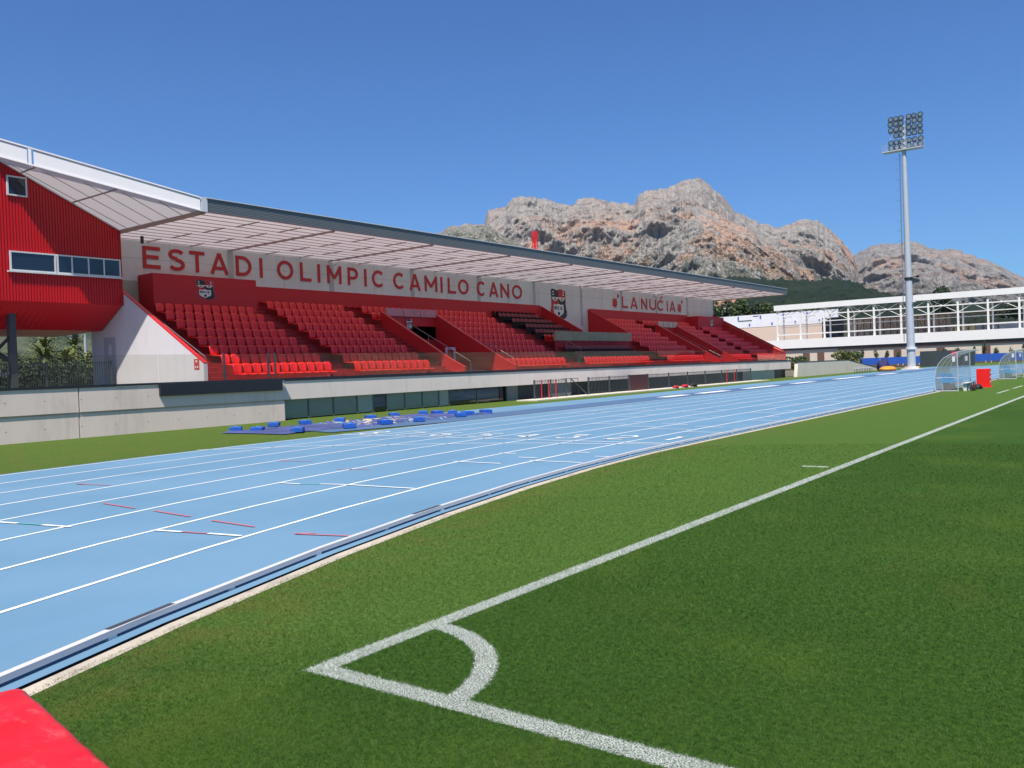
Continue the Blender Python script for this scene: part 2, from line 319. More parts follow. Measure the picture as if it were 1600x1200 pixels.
for k, y0, mi in [(0, 8.6, 0), (1, 8.1, 0), (0, 14.5, 0), (1, 15.2, 0), (2, 15.9, 0), (3, 16.6, 0), (0, 18.2, 0), (2, 18.9, 0), (4, 19.6, 0), (1, 21.4, 0), (3, 22, 0), (5, 22.7, 0), (0, 23.5, 0), (6, 21.1, 0), (2, 25.5, 0), (7, 24.8, 0), (4, 26.7, 0), (1, 27.5, 0), (0, 29, 0), (3, 31, 0), (2, 34, 0), (5, 35, 0), (0, 33, 0), (1, 37, 0), (0, 40, 0), (4, 42, 0), (2, 45, 0)]:
    seg(lx(k)-.1, y0, lx(k+1)+.1, y0+.03, .05, mi)
    seg(lx(k)-.02, y0+.9, lx(k)-.4, y0+.9, .05); seg(lx(k+1)+.02, y0+1.4, lx(k+1)+.4, y0+1.4, .05, 2 if k == 2 else 0)
for y0, n in [(33, 2.5), (37, 3.5), (43, 5), (51, 4), (60, 7), (72, 6)]: mb.box(-14.9, -14.3, y0, y0+n, .010, .012)
# numerals 1..8 in lane centres, stroke digits
DG = {1: [[(.3, .8), (.5, 1), (.5, 0)]], 2: [[(.1, .8), (.3, 1), (.7, 1), (.9, .8), (.9, .62), (.1, 0), (.95, 0)]], 3: [[(.1, 1), (.9, 1), (.45, .6), (.9, .4), (.9, .15), (.7, 0), (.3, 0), (.1, .12)]], 4: [[(.7, 0), (.7, 1), (.05, .3), (.95, .3)]],
      5: [[(.9, 1), (.2, 1), (.15, .55), (.7, .6), (.9, .4), (.9, .15), (.7, 0), (.15, 0)]], 6: [[(.8, 1), (.3, .8), (.1, .4), (.1, .15), (.3, 0), (.7, 0), (.9, .15), (.9, .4), (.7, .55), (.15, .45)]], 7: [[(.05, 1), (.95, 1), (.35, 0)]],
      8: [[(.5, .55), (.15, .7), (.15, .88), (.35, 1), (.65, 1), (.85, .88), (.85, .7), (.5, .55), (.1, .35), (.1, .12), (.3, 0), (.7, 0), (.9, .12), (.9, .35), (.5, .55)]]}
for n in range(1, 9):
    cx0 = lx(n-.5); w_, h_ = .5, .85
    for st in DG[n]:
        for a, bb in zip(st, st[1:]): seg(cx0-w_/2+a[0]*w_, 12.55+a[1]*h_, cx0-w_/2+bb[0]*w_, 12.55+bb[1]*h_, .09)
M_line = mat('line_paint', (.82, .83, .82), .6, var=.05, vs=3, stain=.1); M_lred = mat('line_red', (.52, .16, .19), .6); M_lgreen = mat('line_green', (.10, .42, .40), .6)
struct(mb.build('lane_markings', [M_line, M_lred, M_lgreen]))
# rail
t = thing('kerb_rail', 'low white aluminium rail on feet curving along the inner edge of the blue track', 'track rail', (-6, 3, 0))
mb = MB(); ring(mb, -.008, .042, .056); ring(mb, -.008, -.008, .020, .056); ring(mb, .042, .042, .056, .020); mb.build('rail_tube', M_wmetal, t)
mb = MB(); ring(mb, -.006, .040, .0195); mb.build('rail_underside', M_alu, t)
p0 = stad(.018, 200, 150); acc = 0; last = None; n = 0
Ls = []
for i in range(len(p0)):
    a = Vector(p0[i]); 
    if last is not None: acc += (a-last).length
    last = a
    if acc >= 1.0:
        acc = 0
        if a.x < 12 and a.y < 75: Ls.append((a, (Vector(p0[(i+1) % len(p0)])-a).normalized()))
for a, dv in Ls[-88:]:
    nv = Vector((-dv.y, dv.x)); mb = MB(); q = [a-dv*.035-nv*.038, a+dv*.035-nv*.038, a+dv*.035+nv*.03, a-dv*.035+nv*.03]
    mb.prism([(v.x, v.y, .0) for v in q], (0, 0, .030)); mb.build('rail_foot', M_alu, t)
for i in range(3, len(p0)-1):
    a, bb = Vector(p0[i]), Vector(p0[i+1])
    if a.y < 6 and a.x < 6 and (i*7919) % 7 == 0:
        mb = MB(); mb.quad((a.x-.02, a.y-.02, .0585), (a.x+.02, a.y, .0585), (bb.x+.02, bb.y, .0585), (bb.x-.02, bb.y-.02, .0585)); mb.build('rail_tape', M_dark, t)

# ------------------------------------------------------------------ mountains
def ridge(name, prof, D0, front, seed, m, nu, nv, rough, back=.5, base=-2, gexp=.85, relief=1., hf=1.):
    A = np.radians([p[0] for p in prof]); E = np.array([p[1] for p in prof]); a = np.linspace(A[0], A[-1], nu); e = np.interp(a, A, E)
    jit = (fbm(a*150, a*0+seed, a*0, 5, seed, True, .6)*.0020+fbm(a*500, a*0+seed, a*0, 3, seed+7)*.0010)*hf; e = e+jit
    v = np.concatenate([np.linspace(0, 1, nv), 1+np.linspace(.03, 1, 14)*1.0])
    U, Vv = np.meshgrid(a, v, indexing='xy'); Eh = np.interp(U, a, e)
    kk = np.exp(-.5*(np.linspace(-3, 3, 2*int(nu*.045)+1))**2); kk /= kk.sum(); es = np.convolve(np.pad(e, len(kk)//2, mode='edge'), kk, 'valid')
    Es = np.interp(U, a, es); wv = np.clip((Vv-.55)/.45, 0, 1)**1.6; Eh = np.minimum(Es, Eh*1.12)*(1-wv)+Eh*wv
    Dr = D0*(1+.10*np.sin(U*9+seed)); Hh = Eh*Dr
    vf = np.clip(Vv, 0, 1); dist = Dr*(front+(1-front)*vf); dist = np.where(Vv > 1, Dr*(1+back*(Vv-1)), dist)
    z = Hh*np.where(Vv <= 1, vf**gexp, 1-(Vv-1)*1.05)
    X = dist*np.sin(U); Y = dist*np.cos(U)
    s = 1/(D0*.055); win = np.sin(np.pi*np.clip(vf, 0, 1)**.8)**.6*(Vv <= 1)
    n1 = fbm(X*s, Y*s*.8, z*s*.7, 7, seed, True, .55); n2 = fbm(X*s*3.2, Y*s*3.2, z*s*2, 5, seed+40); n3 = fbm(X*s*.5, Y*s*.5, z*s*.2, 3, seed+80)
    n5 = fbm(U*95, z*s*.16, z*0, 5, seed+60, True, .6)
    push = (n5*.25+n1*.62+n2*.40+n3*.55)*D0*.040*relief*win
    X -= np.sin(U)*push; Y -= np.cos(U)*push; n7 = fbm(X*s*9, Y*s*9, z*s*7, 4, seed+90, True, .6); z = z+(n1*.5+n2*.5+n7*.35)*Hh.max()*.034*rough*win
    z = np.where(Vv > 1, z+n2*Hh.max()*.01, z)+CAM.z*np.clip(vf, 0, 1); X = X+CAM.x; Y = Y+CAM.y
    z = np.where(Vv == 0, base, z)
    Vx = np.stack([X, Y, z], -1).reshape(-1, 3); R_, Cn = U.shape
    i = np.arange(R_-1)[:, None]*Cn+np.arange(Cn-1)[None]; F = np.stack([i, i+1, i+Cn+1, i+Cn], -1).reshape(-1, 4)
    return struct(npmesh(name, Vx, F, m))
def rockmat(name, s, base, dark, orange, veg, vegz, zt, orange_amt=.5, haze=0.):
    m, g, b = newmat(name); P = g.pos(); x, y, z = g.sep(P)
    n1 = g.noise(P, .020*s, 8., .68); n2 = g.noise(g.scalev(P, (1, 1, .55)), .055*s, 6., .72); n3 = g.noise(g.scalev(P, (1, 1, .8)), .0058*s, 5., .6); n4 = g.noise(P, .16*s, 4., .7)
    c = g.mix(g.ramp(n2, .38, .60), dark, base); n6 = g.noise(g.scalev(P, (.6, .6, 2.4)), .035*s, 4., .6)
    om = g.math('MULTIPLY', g.ramp(g.math('ADD', n3, g.math('MULTIPLY', n1, .75)), .84, .95), g.ramp(z, zt*.72, zt*.95, 1., .15)); c = g.mix(g.math('MULTIPLY', om, orange_amt), c, orange); c = g.mix(g.math('MULTIPLY', g.math('MULTIPLY', g.ramp(n6, .56, .62), g.ramp(om, .02, .3)), .75), c, (.10, .07, .065))  # dark bands within the orange paint the shade under rock overhangs
    # bushes in the cracks, thicker on the lower slopes
    hgt = g.ramp(z, zt*.15, zt*.9, .17, 0.)
    vm = g.ramp(g.math('ADD', g.math('ADD', g.math('MULTIPLY', n4, .75), g.math('MULTIPLY', n1, .45)), hgt), vegz, vegz+.09)
    c = g.mix(g.math('MULTIPLY', vm, .85), c, veg); g.l.new(c, b.inputs['Base Color']); b.inputs['Roughness'].default_value = .95; b.inputs['Specular IOR Level'].default_value = .1
    bn = g.node('ShaderNodeBump'); bn.inputs['Strength'].default_value = .9; bn.inputs['Distance'].default_value = 16./s
    g.l.new(g.math('ADD', n1, g.math('MULTIPLY', n2, .6)), bn.inputs['Height']); g.l.new(bn.outputs[0], b.inputs['Normal']); return m
S1 = [(-52, .10), (-46, .125), (-43.04, 0.147), (-41.07, 0.161), (-40.47, 0.168), (-39.2, 0.1704), (-38.05, 0.1705), (-37.81, 0.1851), (-37.25, 0.1877), (-36.61, 0.188), (-36.17, 0.1973), (-35.65, 0.2006), (-34.89, 0.1993), (-34.05, 0.1965), (-33.22, 0.1899), (-32.26, 0.1861), (-31.74, 0.1937), (-30.89, 0.1951), (-29.86, 0.1896), (-28.82, 0.1855), (-28.12, 0.184), (-27.85, 0.1939), (-27.34, 0.1984), (-26.1, 0.1997), (-25.48, 0.2025), (-24.95, 0.2068), (-23.85, 0.2081), (-23.34, 0.2016), (-23.07, 0.1933), (-22.56, 0.1875), (-22.11, 0.1761), (-21.8, 0.1685), (-21.14, 0.1619), (-20.18, 0.1519), (-19.22, 0.1463), (-18.44, 0.1479), (-17.86, 0.1526), (-17.29, 0.1524), (-16.73, 0.1487), (-16.01, 0.1371), (-15.36, 0.1237), (-14.87, 0.1119), (-14.54, 0.0916), (-14.27, 0.0741), (-13.9, .05)]
S2 = [(-18.5, .09), (-16.45, 0.0976), (-14.76, 0.109), (-14.58, 0.1108), (-14.02, 0.1168), (-13.3, 0.119), (-12.76, 0.1182), (-12.06, 0.1184), (-11.29, 0.1177), (-10.68, 0.1114), (-10.0, 0.1069), (-9.49, 0.108), (-8.99, 0.1046), (-8.34, 0.0982), (-7.53, 0.0917), (-6.74, 0.0833), (-6.12, 0.076), (-5.81, 0.071), (-4.28, 0.0575), (-1.38, 0.0321), (4, .02), (10, .01)]
S3 = [(-34, .045), (-28.01, 0.0743), (-23.88, 0.0871), (-22.26, 0.0962), (-21.27, 0.0937), (-19.9, 0.0892), (-18.36, 0.0874), (-16.47, 0.0858), (-14.99, 0.0825), (-13.92, 0.0723), (-12.5, 0.0644), (-11.1, 0.0593), (-9.08, 0.0516), (-5.85, 0.0425), (-2.82, 0.0338), (4, .03)]
MR1 = rockmat('limestone', 1., (.375, .335, .295), (.22, .20, .18), (.50, .30, .20), (.055, .065, .04), .665, 420, .85)
MR2 = rockmat('limestone_far', .8, (.32, .29, .265), (.19, .175, .16), (.42, .26, .18), (.045, .055, .038), .67, 380, .6)
MR3 = rockmat('scrub_rock', 1.2, (.36, .33, .28), (.20, .185, .155), (.42, .30, .2), (.05, .065, .032), .615, 420, .3)
S5 = [(-50, .09), (-46, .12), (-43, .144), (-41.1, .160), (-40.4, .167), (-39.2, .1695), (-38, .168), (-37, .158), (-36, .147), (-34.6, .135), (-33.2, .118), (-31, .10), (-28, .07)]
S6 = [(-29.2, .06), (-28.2, .11), (-27.3, .145), (-26.5, .163), (-25.4, .170), (-24.2, .176), (-23.2, .170), (-22.2, .158), (-21, .148), (-20, .132), (-19, .118), (-18.1, .10), (-17.3, .07)]
ridge('scrub_foothill', S5, 1950, .62, 61, MR3, 320, 120, 1.0)
ridge('rock_spur', S6, 2200, .66, 71, MR1, 300, 150, 1.1)
ridge('mountain', S1, 2600, .60, 3, MR1, 900, 230, 1.15)
ridge('far_mountain', S2, 3600, .62, 19, MR2, 460, 130, 1.1)
m, g, b = newmat('pine_forest'); P = g.pos(); n1 = g.noise(P, .10, 4., .7); n2 = g.noise(P, .012, 4.)
c = g.mix(g.ramp(n1, .35, .7), (.010, .019, .011), (.027, .041, .020)); c = g.mix(g.math('MULTIPLY', g.ramp(n2, .5, .7), .25), c, (.045, .052, .028)); g.l.new(c, b.inputs['Base Color']); b.inputs['Roughness'].default_value = .95; b.inputs['Specular IOR Level'].default_value = .1
bn = g.node('ShaderNodeBump'); bn.inputs['Strength'].default_value = 1.; bn.inputs['Distance'].default_value = 8.; g.l.new(n1, bn.inputs['Height']); g.l.new(bn.outputs[0], b.inputs['Normal']); M_forest = m
o = ridge('forested_hill', S3, 1150, .30, 31, M_forest, 700, 90, .5, hf=1.8, relief=.5)
S4 = [(-88, .09), (-80, .12), (-72, .14), (-66, .13), (-60, .14), (-55, .12), (-50, .07)]
m, g, b = newmat('scrub_hill'); P = g.pos(); n1 = g.noise(P, .22, 5., .7); n2 = g.noise(P, .03, 4.)
c = g.mix(g.ramp(n1, .4, .6), (.018, .032, .014), (.070, .082, .042)); c = g.mix(g.math('MULTIPLY', g.ramp(n2, .5, .68), .5), c, (.10, .095, .06)); g.l.new(c, b.inputs['Base Color']); b.inputs['Roughness'].default_value = .95
ridge('near_hill', S4, 620, .25, 51, m, 200, 60, .6, relief=.5)
S7 = [(14, .02), (30, .09), (50, .13), (75, .12), (100, .15), (125, .11), (150, .14), (180, .10), (200, .05)]
ridge('reflection_hill', S7, 520, .3, 91, m, 220, 40, .6, relief=.5)  # unseen hill added out of view so the glass reflects something darker

# ------------------------------------------------------------------ perimeter wall
t = thing('perimeter_wall', 'stained grey concrete wall with a black coping on the left beside the grass strip', 'wall', (-21.9, 8, 0))
mb = MB()
for y0, y1 in [(-30, 9.86), (9.90, 17.36)]:
    mb.box(-22.2, -21.84, y0, y1, -.2, .70); mb.box(-22.2, -21.88, y0, y1, .70, .75); mb.box(-22.2, -21.80, y0, y1, .75, 1.46)
mb.box(-22.2, -21.88, 9.86, 9.90, -.2, 1.44); mb.build('wall', M_conc, t)
mb = MB(); mb.box(-22.24, -21.77, -30, 17.4, 1.463, 1.53); mb.build('coping', M_black, t)
for y in np.arange(4.6, 17.2, 1.05):
    for z in (.32, 1.12): MB().tube((-21.80 if z > .7 else -21.84, y+.1, z), (-21.796 if z > .7 else -21.836, y+.1, z), .014, 8).build('tie_hole', M_dark, t)
t2 = tag(MB().box(-21.796, -21.70, 12.42, 17.2, 1.10, 1.50).build('wall_box', M_black, bevel=.01), 'long black metal box fixed along the top of the grey concrete wall', 'metal box')
# ------------------------------------------------------------------ grandstand
GS = thing('grandstand', 'long red and grey football grandstand with a cantilevered white roof and lettered back wall', 'grandstand', (-26, 44, 0))
X0, RUN, RISE, Z0 = -23.0, .70, .37, 1.45
def zt(k): return Z0+RISE*k
def xr(k): return X0-RUN*k
def stairprof(k0, k1, zb=1.0):
    p = [(xr(k0), zb)]
    for k in range(k0, k1+1): p += [(xr(k), zt(k)), (xr(k+1), zt(k))]
    return p+[(xr(k1+1), zb)]
mb = MB()
for y0, y1, k0, k1 in [(14.87, 28.5, 0, 9), (28.5, 32.7, 7, 9), (32.7, 45.1, 0, 9), (45.1, 51.2, 0, 5), (51.2, 58.8, 0, 9), (58.8, 62.2, 7, 9), (62.2, 73.42, 0, 9)]:
    if k1 == 9: pr = stairprof(k0, 9); pr[-1] = (-29.5, 1.0); pr[-2] = (-29.5, zt(9))
    else: pr = stairprof(k0, k1)
    mb.prism([(x, y0+.002, z) for x, z in pr], (0, y1-y0-.004, 0))
mb.box(-29.5, xr(6), 45.11, 51.19, 1., 3.75)
mb.build('terrace', M_step, GS)
AIS = [(14.95, 16.15), (21.1, 22.15), (26.98, 28.45), (38.4, 40.6), (48.9, 50.1), (57.6, 58.65), (67.0, 68.2), (72.6, 73.3)]
for i, (a, bb) in enumerate(AIS):
    mb = MB(); mn = MB()
    for k in range(0, 9):
        if i == 4 and k > 4: continue
        if i == 1 and k > 8: continue
        hi = bb-(1.1 if i == 2 and k > 6 else 0)
        if hi > a+.2:
            mb.box(xr(k+1)+.001, xr(k+1)+.34, a, hi, zt(k)+.001, zt(k)+RISE/2); mn.box(xr(k+1)+.30, xr(k+1)+.345, a+.01, hi-.01, zt(k)+RISE/2+.001, zt(k)+RISE/2+.012)
        mn.box(xr(k)-.04, xr(k)+.004, a, bb, zt(k)+.001, zt(k)+.013)
    mb.box(X0+.002, X0+.32, a, bb, 1.16, 1.32); mn.box(X0+.28, X0+.325, a, bb, 1.321, 1.335)
    st_ = mb.build('aisle_stairs', M_step, GS); mn.build('step_nosing', M_nose, st_)
mb = MB().box(-23.0, -22.24, 14.5, 73.6, 1.0, 1.16); mb.build('walkway', M_step, GS)
mb = MB().box(-29.85, -29.5, 14.9, 73.6, .5, 7.42)
bw = mb.build('back_wall', M_bwall, GS)
mb = MB()
for k in range(10):
    y = 20.8+5.9*k
    if y < 73: mb.box(-29.5, -29.493, y-.16, y+.16, 4.5, 7.36)
    for j in (-2.95,):
        mb.box(-29.5, -29.496, y+j-.012, y+j+.012, 4.5, 7.36)
mb.box(-29.5, -29.496, 14.9, 73.6, 6.62, 6.64); mb.build('wall_joint', mat('concrete_joint', (.44, .44, .44), .8, var=.2, vs=1.5), bw)
mb = MB()
for a, bb in [(21.35, 45.05), (51.3, 67.8)]: mb.box(-29.5, -29.47, a, bb, zt(9), 5.80)
mb.build('red_dado', M_red, bw)
mb = MB().box(-29.5, -29.47, 14.9, 16.35, 4.3, 5.7); mb.build('pale_panel', mat('khaki_render', (.40, .38, .30), .8), bw)
# letters
def arc(cx, cy, rx, ry, a0, a1, n=14): return [(cx+rx*math.cos(math.radians(a0+(a1-a0)*i/n)), cy+ry*math.sin(math.radians(a0+(a1-a0)*i/n))) for i in range(n+1)]
def glyph(ch, w, h, t):
    a = t/2; W = w-a; H = h-a
    if ch == 'E': return [[(a, 0), (a, h)], [(0, a), (w, a)], [(0, H), (w, H)], [(0, h*.52), (w*.9, h*.52)]]
    if ch == 'L': return [[(a, 0), (a, h)], [(0, a), (w, a)]]
    if ch == 'I': return [[(w/2, 0), (w/2, h)]]
    if ch == 'T': return [[(w/2, 0), (w/2, h)], [(0, H), (w, H)]]
    if ch == 'A': return [[(a, 0), (w/2, h)], [(W, 0), (w/2, h)], [(w*.22, h*.28), (w*.78, h*.28)]]
    if ch == 'N': return [[(a, 0), (a, h)], [(W, 0), (W, h)], [(a, H), (W, a)]]
    if ch == 'M': return [[(a, 0), (a, h)], [(W, 0), (W, h)], [(a, H), (w/2, h*.3)], [(W, H), (w/2, h*.3)]]
    if ch == 'O': return [arc(w/2, h/2, w/2-a, h/2-a, 0, 360, 28)]
    if ch == 'C': return [arc(w*.54, h/2, w*.54-a, h/2-a, 48, 312, 22)]
    if ch == 'D': return [[(a, 0), (a, h)], [(a, a), (w*.4, a)]+arc(w*.4, h/2, w*.6-a, h/2-a, -90, 90, 16)+[(a, H)]]
    if ch == 'P': return [[(a, 0), (a, h)], [(a, H), (w*.5, H)]+arc(w*.5, h*.66, w*.5-a, h*.34-a, 90, -90, 12)+[(a, h*.32+a)]]
    if ch == 'U': return [[(a, h), (a, h*.4)]+arc(w/2, h*.4, w/2-a, h*.4-a, 180, 360, 16)+[(W, h)]]
    if ch == 'S': return [arc(w/2, h*.735, w/2-a, h*.265-a, 25, 270, 14)+arc(w/2, h*.275, w/2-a, h*.275-a*.8, 90, -155, 14)]
    return []
def letter(mb, ch, y0, z0, w, h, t, x, th=.03):
    for si, st in enumerate(glyph(ch, w, h, t)):
        n = len(st); L_, R_2 = [], []
        for i in range(n):
            a = Vector(st[max(i-1, 0)]); c = Vector(st[min(i+1, n-1)]); cc = Vector(st[i])
            closed = (Vector(st[0])-Vector(st[-1])).length < 1e-6
            if closed and i in (0, n-1): a = Vector(st[-2]); c = Vector(st[1])
            d = (c-a).normalized(); nn = Vector((-d.y, d.x)); L_.append(cc+nn*t/2); R_2.append(cc-nn*t/2)
        for i in range(n-1):
            q = [L_[i], L_[i+1], R_2[i+1], R_2[i]]; mb.prism([(x+.0022*si, y0+v.x, z0+v.y) for v in q], (th, 0, 0))
for nm, lt in [('lettering', [('E', 16.61, 17.38), ('S', 17.76, 18.51), ('T', 18.75, 19.47), ('A', 19.75, 20.67), ('D', 21.07, 21.9), ('I', 22.33, 22.54)]), ('lettering', [('O', 23.35, 24.29), ('L', 24.72, 25.39), ('I', 25.76, 26.0), ('M', 26.42, 27.35), ('P', 27.79, 28.5), ('I', 28.91, 29.14), ('C', 29.51, 30.37)]),
               ('lettering', [('C', 31.1, 31.95), ('A', 32.36, 33.25), ('M', 33.62, 34.66), ('I', 34.94, 35.17), ('L', 35.62, 36.32), ('O', 36.55, 37.51)]), ('lettering', [('C', 38.31, 39.13), ('A', 39.52, 40.44), ('N', 40.7, 41.58), ('O', 41.93, 42.99)]),
               ('lettering', [('L', 56.25, 57.17), ('A', 57.59, 58.75)]), ('lettering', [('N', 59.4, 60.39), ('U', 60.83, 61.97), ('C', 62.2, 63.38), ('I', 63.86, 64.22), ('A', 64.46, 65.57)])]:
    for ch, a, bb in lt:
        mb = MB(); f = 1.0; z0 = 6.26-(a-16)*.0052; h = .90
        letter(mb, ch, a, z0, bb-a, h, .15 if a < 50 else .16, -29.495+.001*(ord(ch) % 5))
        if a > 62.1 and ch == 'C': mb.prism([(-29.47, 62.75, z0+1.0), (-29.47, 62.95, z0+1.0), (-29.47, 63.2, z0+1.22), (-29.47, 63.0, z0+1.22)], (.02, 0, 0))
        mb.build('letter', M_letter, bw)
for yc in (55.15, 66.4):
    mb = MB(); zc = 6.38
    for i in range(9):
        a0 = 2*math.pi*i/9+.2; d = Vector((math.cos(a0), math.sin(a0))); nn = Vector((-d.y, d.x)); L = .46 if i % 2 else .40
        P_ = [d*.06+nn*.05, d*L*.6+nn*.11, d*L, d*L*.55-nn*.11, d*.06-nn*.05]; mb.prism([(-29.495+.0007*i, yc+v.x*1.05, zc+v.y) for v in P_], (.02, 0, 0))
    c_ = [Vector((math.cos(q), math.sin(q)))*.15 for q in np.linspace(0, 2*math.pi, 12, endpoint=False)]
    mb.prism([(-29.495, yc+v.x, zc+v.y) for v in c_], (.03, 0, 0)); mb.prism([(-29.495, yc+.5+v.x*.9, zc+.55+v.y) for v in c_], (.02, 0, 0)); mb.prism([(-29.495, yc+.40, zc+.42), (-29.495, yc+.55, zc+.40), (-29.495, yc+.62, zc+.6)], (.02, 0, 0))
    mb.build('flower_emblem', M_letter, bw)
# crest
M_cw = mat('crest_white', (.72, .72, .70), .5); M_cb = mat('crest_black', (.016, .018, .022), .5); M_cr = mat('crest_red', (.48, .012, .018), .5)
def crest(parent, x, yc, z0, w, h):
    mb = MB()
    def poly(pts, dx, mi): mb.prism([(x+dx, yc+a*w, z0+bb*h) for a, bb in pts], (.006, 0, 0), mi)
    top = lambda s: [(s*q, 1-.05*abs(math.sin(q*math.pi*4))) for q in (0, .125, .25, .375, .5)]
    out = [(-.5, .97), (-.375, 1.0), (-.25, .99), (-.12, .955), (0, .97), (.12, 1.0), (.25, .99), (.38, .96), (.5, .96), (.5, .5), (.52, .38), (.58, .25), (.56, .12), (.44, .03), (.2, 0), (0, -.02), (-.2, .02), (-.42, .06), (-.56, .14), (-.56, .28), (-.5, .4), (-.48, .5)]
    poly([(a*1.05, (bb-.5)*1.03+.5) for a, bb in out], 0, 3)
    L = [q for q in out if q[0] <= 0.001]; Rr = [q for q in out if q[0] >= -.001]
    poly([(-.5, .97), (-.375, 1.0), (-.25, .99), (-.12, .955), (0, .97), (0, .70), (-.48, .70)], .006, 1); poly([(0, .70), (0, .97), (.12, 1.), (.25, .99), (.38, .96), (.5, .96), (.48, .70)], .006, 2)
    poly([(-.48, .70), (0, .70), (0, -.02), (-.2, .02), (-.42, .06), (-.56, .14), (-.56, .28), (-.5, .4)], .006, 2); poly([(0, .70), (.48, .70), (.5, .5), (.52, .38), (.58, .25), (.56, .12), (.44, .03), (.2, 0), (0, -.02)], .006, 1)
    poly([(-.48, .73), (.48, .73)]+[(.48-.06*i, .73-.135*math.sin(math.pi*i/8)) for i in range(1, 8)]+[(0, .70)]+[(-.06*i, .73-.135*math.sin(math.pi*i/8)) for i in range(1, 8)], .012, 0)
    for s in (-.24, .24): poly([(s+.06*math.cos(q), .665+.035*math.sin(q)) for q in np.linspace(0, 2*math.pi, 9)[:-1]], .018, 1)
    for s, cI in ((-.36, 0), (.36, 0)):
        for zz in (.80, .89): poly([(s-.05, zz), (s+.05, zz), (s+.05, zz+.04), (s-.05, zz+.04)], .012, 0)
    poly([(-.34, .50), (-.17, .475), (0, .515), (.17, .475), (.34, .50), (.36, .3), (.33, .2), (.2, .14), (0, .06), (-.2, .14), (-.33, .2), (-.36, .3)], .012, 0)
    poly([(.085*math.cos(q), .18+.05*math.sin(q)*1.3) for q in np.linspace(0, 2*math.pi, 11)[:-1]], .018, 1)
    wl = .62*w/5; yy = yc-.31*w
    for ch in 'NUCIA':
        ww = wl*(.8 if ch != 'I' else .35); m2 = MB(); letter(m2, ch, yy, z0+.31*h, ww, .12*h, .035*w, x+.018, .006); mb.add(m2.v, m2.f, 1); yy += ww+wl*.25
    mb.build('club_crest', [M_cw, M_cb, M_cr, M_rail], parent)
crest(bw, -29.5, 47.3, 4.95, 1.75, 2.05)
# red blocks at the top rows
rb = MB().box(-29.49, -28.4, 16.36, 21.3, zt(7)+.01, 5.93).build('red_block', M_red, GS); crest(rb, -28.4, 18.7, 4.98, .80, .80)
rb = MB().box(-29.49, -28.4, 67.8, 73.38, zt(7)+.01, 5.66).build('red_block', M_red, GS); crest(rb, -28.4, 70.6, 4.75, .7, .75)
# side walls
def rk(x, dz=0.): return 2.14+.57*(-22.75-x)+dz
sw = MB().prism([(-22.75, 14.71, .9), (-22.75, 14.71, 2.14), (-29.5, 14.71, rk(-29.5)), (-30.2, 14.71, rk(-30.2)), (-30.2, 14.71, .9)], (0, .15, 0)).build('side_wall', M_white, GS)
mb = MB(); mb.prism([(-22.745, 14.705, rk(-22.75, .002)), (-22.745, 14.705, rk(-22.75, .035)), (-29.4, 14.705, rk(-29.4, .035)), (-29.4, 14.705, rk(-29.4, .002))], (0, .165, 0)); mb.build('red_capping', M_redmet, sw)
mb = MB().box(-29.25, -28.42, 14.69, 14.708, 1.4, 3.35).build('door', mat('grey_door', (.42, .42, .44), .5), sw)
MB().add([( -28.8+.13*math.cos(q), 14.688, 2.86+.24*math.sin(q)) for q in np.linspace(0, 2*math.pi, 17)[:-1]], [tuple(range(16))]).build('oval_pane', M_white, sw)
mb = MB(); mb.box(-23.3, -23.0, 14.695, 14.707, 1.95, 2.12); mb.box(-23.3, -23.0, 14.695, 14.707, 2.14, 2.31); mb.build('warning_sign', mat('sign_red', (.6, .06, .05), .5), sw)
mb = MB(); mb.box(-23.25, -23.18, 14.690, 14.694, 2.0, 2.06); mb.box(-23.12, -23.05, 14.690, 14.694, 2.0, 2.06); mb.box(-23.2, -23.1, 14.690, 14.694, 2.19, 2.26); mb.build('sign_mark', M_white, sw)
mb = MB(); mb.prism([(-22.75, 73.43, .9), (-22.75, 73.43, 2.3), (-29.5, 73.43, rk(-29.5, -.02)), (-29.5, 73.43, .9)], (0, .15, 0)); mb.build('end_wall', M_red, GS)
# stairwell openings
def vom(y0, y1, nm):
    for y, s in ((y0-.16, 1), (y1, 1)):
        mb = MB().prism([(-22.55, y, 1.16), (-22.55, y, 1.72), (-23.35, y, 2.10), (-27.95, y, 4.72), (-27.95, y, 1.16)], (0, .16, 0)); mb.build('stairwell_wall', M_red, GS)
        mb = MB().prism([(-22.54, y-.01, 1.722), (-23.35, y-.01, 2.102), (-27.9, y-.01, 4.70), (-27.9, y-.01, 4.73), (-23.35, y-.01, 2.132), (-22.54, y-.01, 1.752)], (0, .18, 0)); mb.build('wall_capping', M_redmet, GS)
    mb = MB(); mb.box(-28.05, -27.9, y0, y1, 3.35, 4.52); mb.build('head_wall', M_red, GS)
    mb = MB(); mb.box(-29.3, -29.2, y0, y1, 1.1, 3.4); mb.box(-29.2, -27.9, y0, y1, 3.36, 3.42); mb.build('passage', M_step, GS)
    mb = MB()
    for k in range(7): mb.box(-23.2-.5*k, -23.7-.5*k, y0, y1, 1.0, 1.17+.0*k)
    mb.build('passage_floor', M_step, GS)
vom(28.66, 32.6, 'a'); vom(58.9, 62.1, 'b')
for a in (28.75, 30.05, 31.35): MB().box(-27.84, -27.8, a, a+1.24, 4.53, 4.93).build('banner_panel', M_panelc, GS)
for i in range(4): MB().box(-27.84, -27.8, 59.0+.85*i, 59.0+.85*i+.75, 4.5, 4.95).build('picture_panel', mat('pale_poster', (.55, .47, .38), .6, var=.4, vs=4), GS)
mb = MB(); crest(GS, -27.88, 30.5, 3.85, .5, .6); crest(GS, -27.88, 60.4, 3.85, .5, .6)
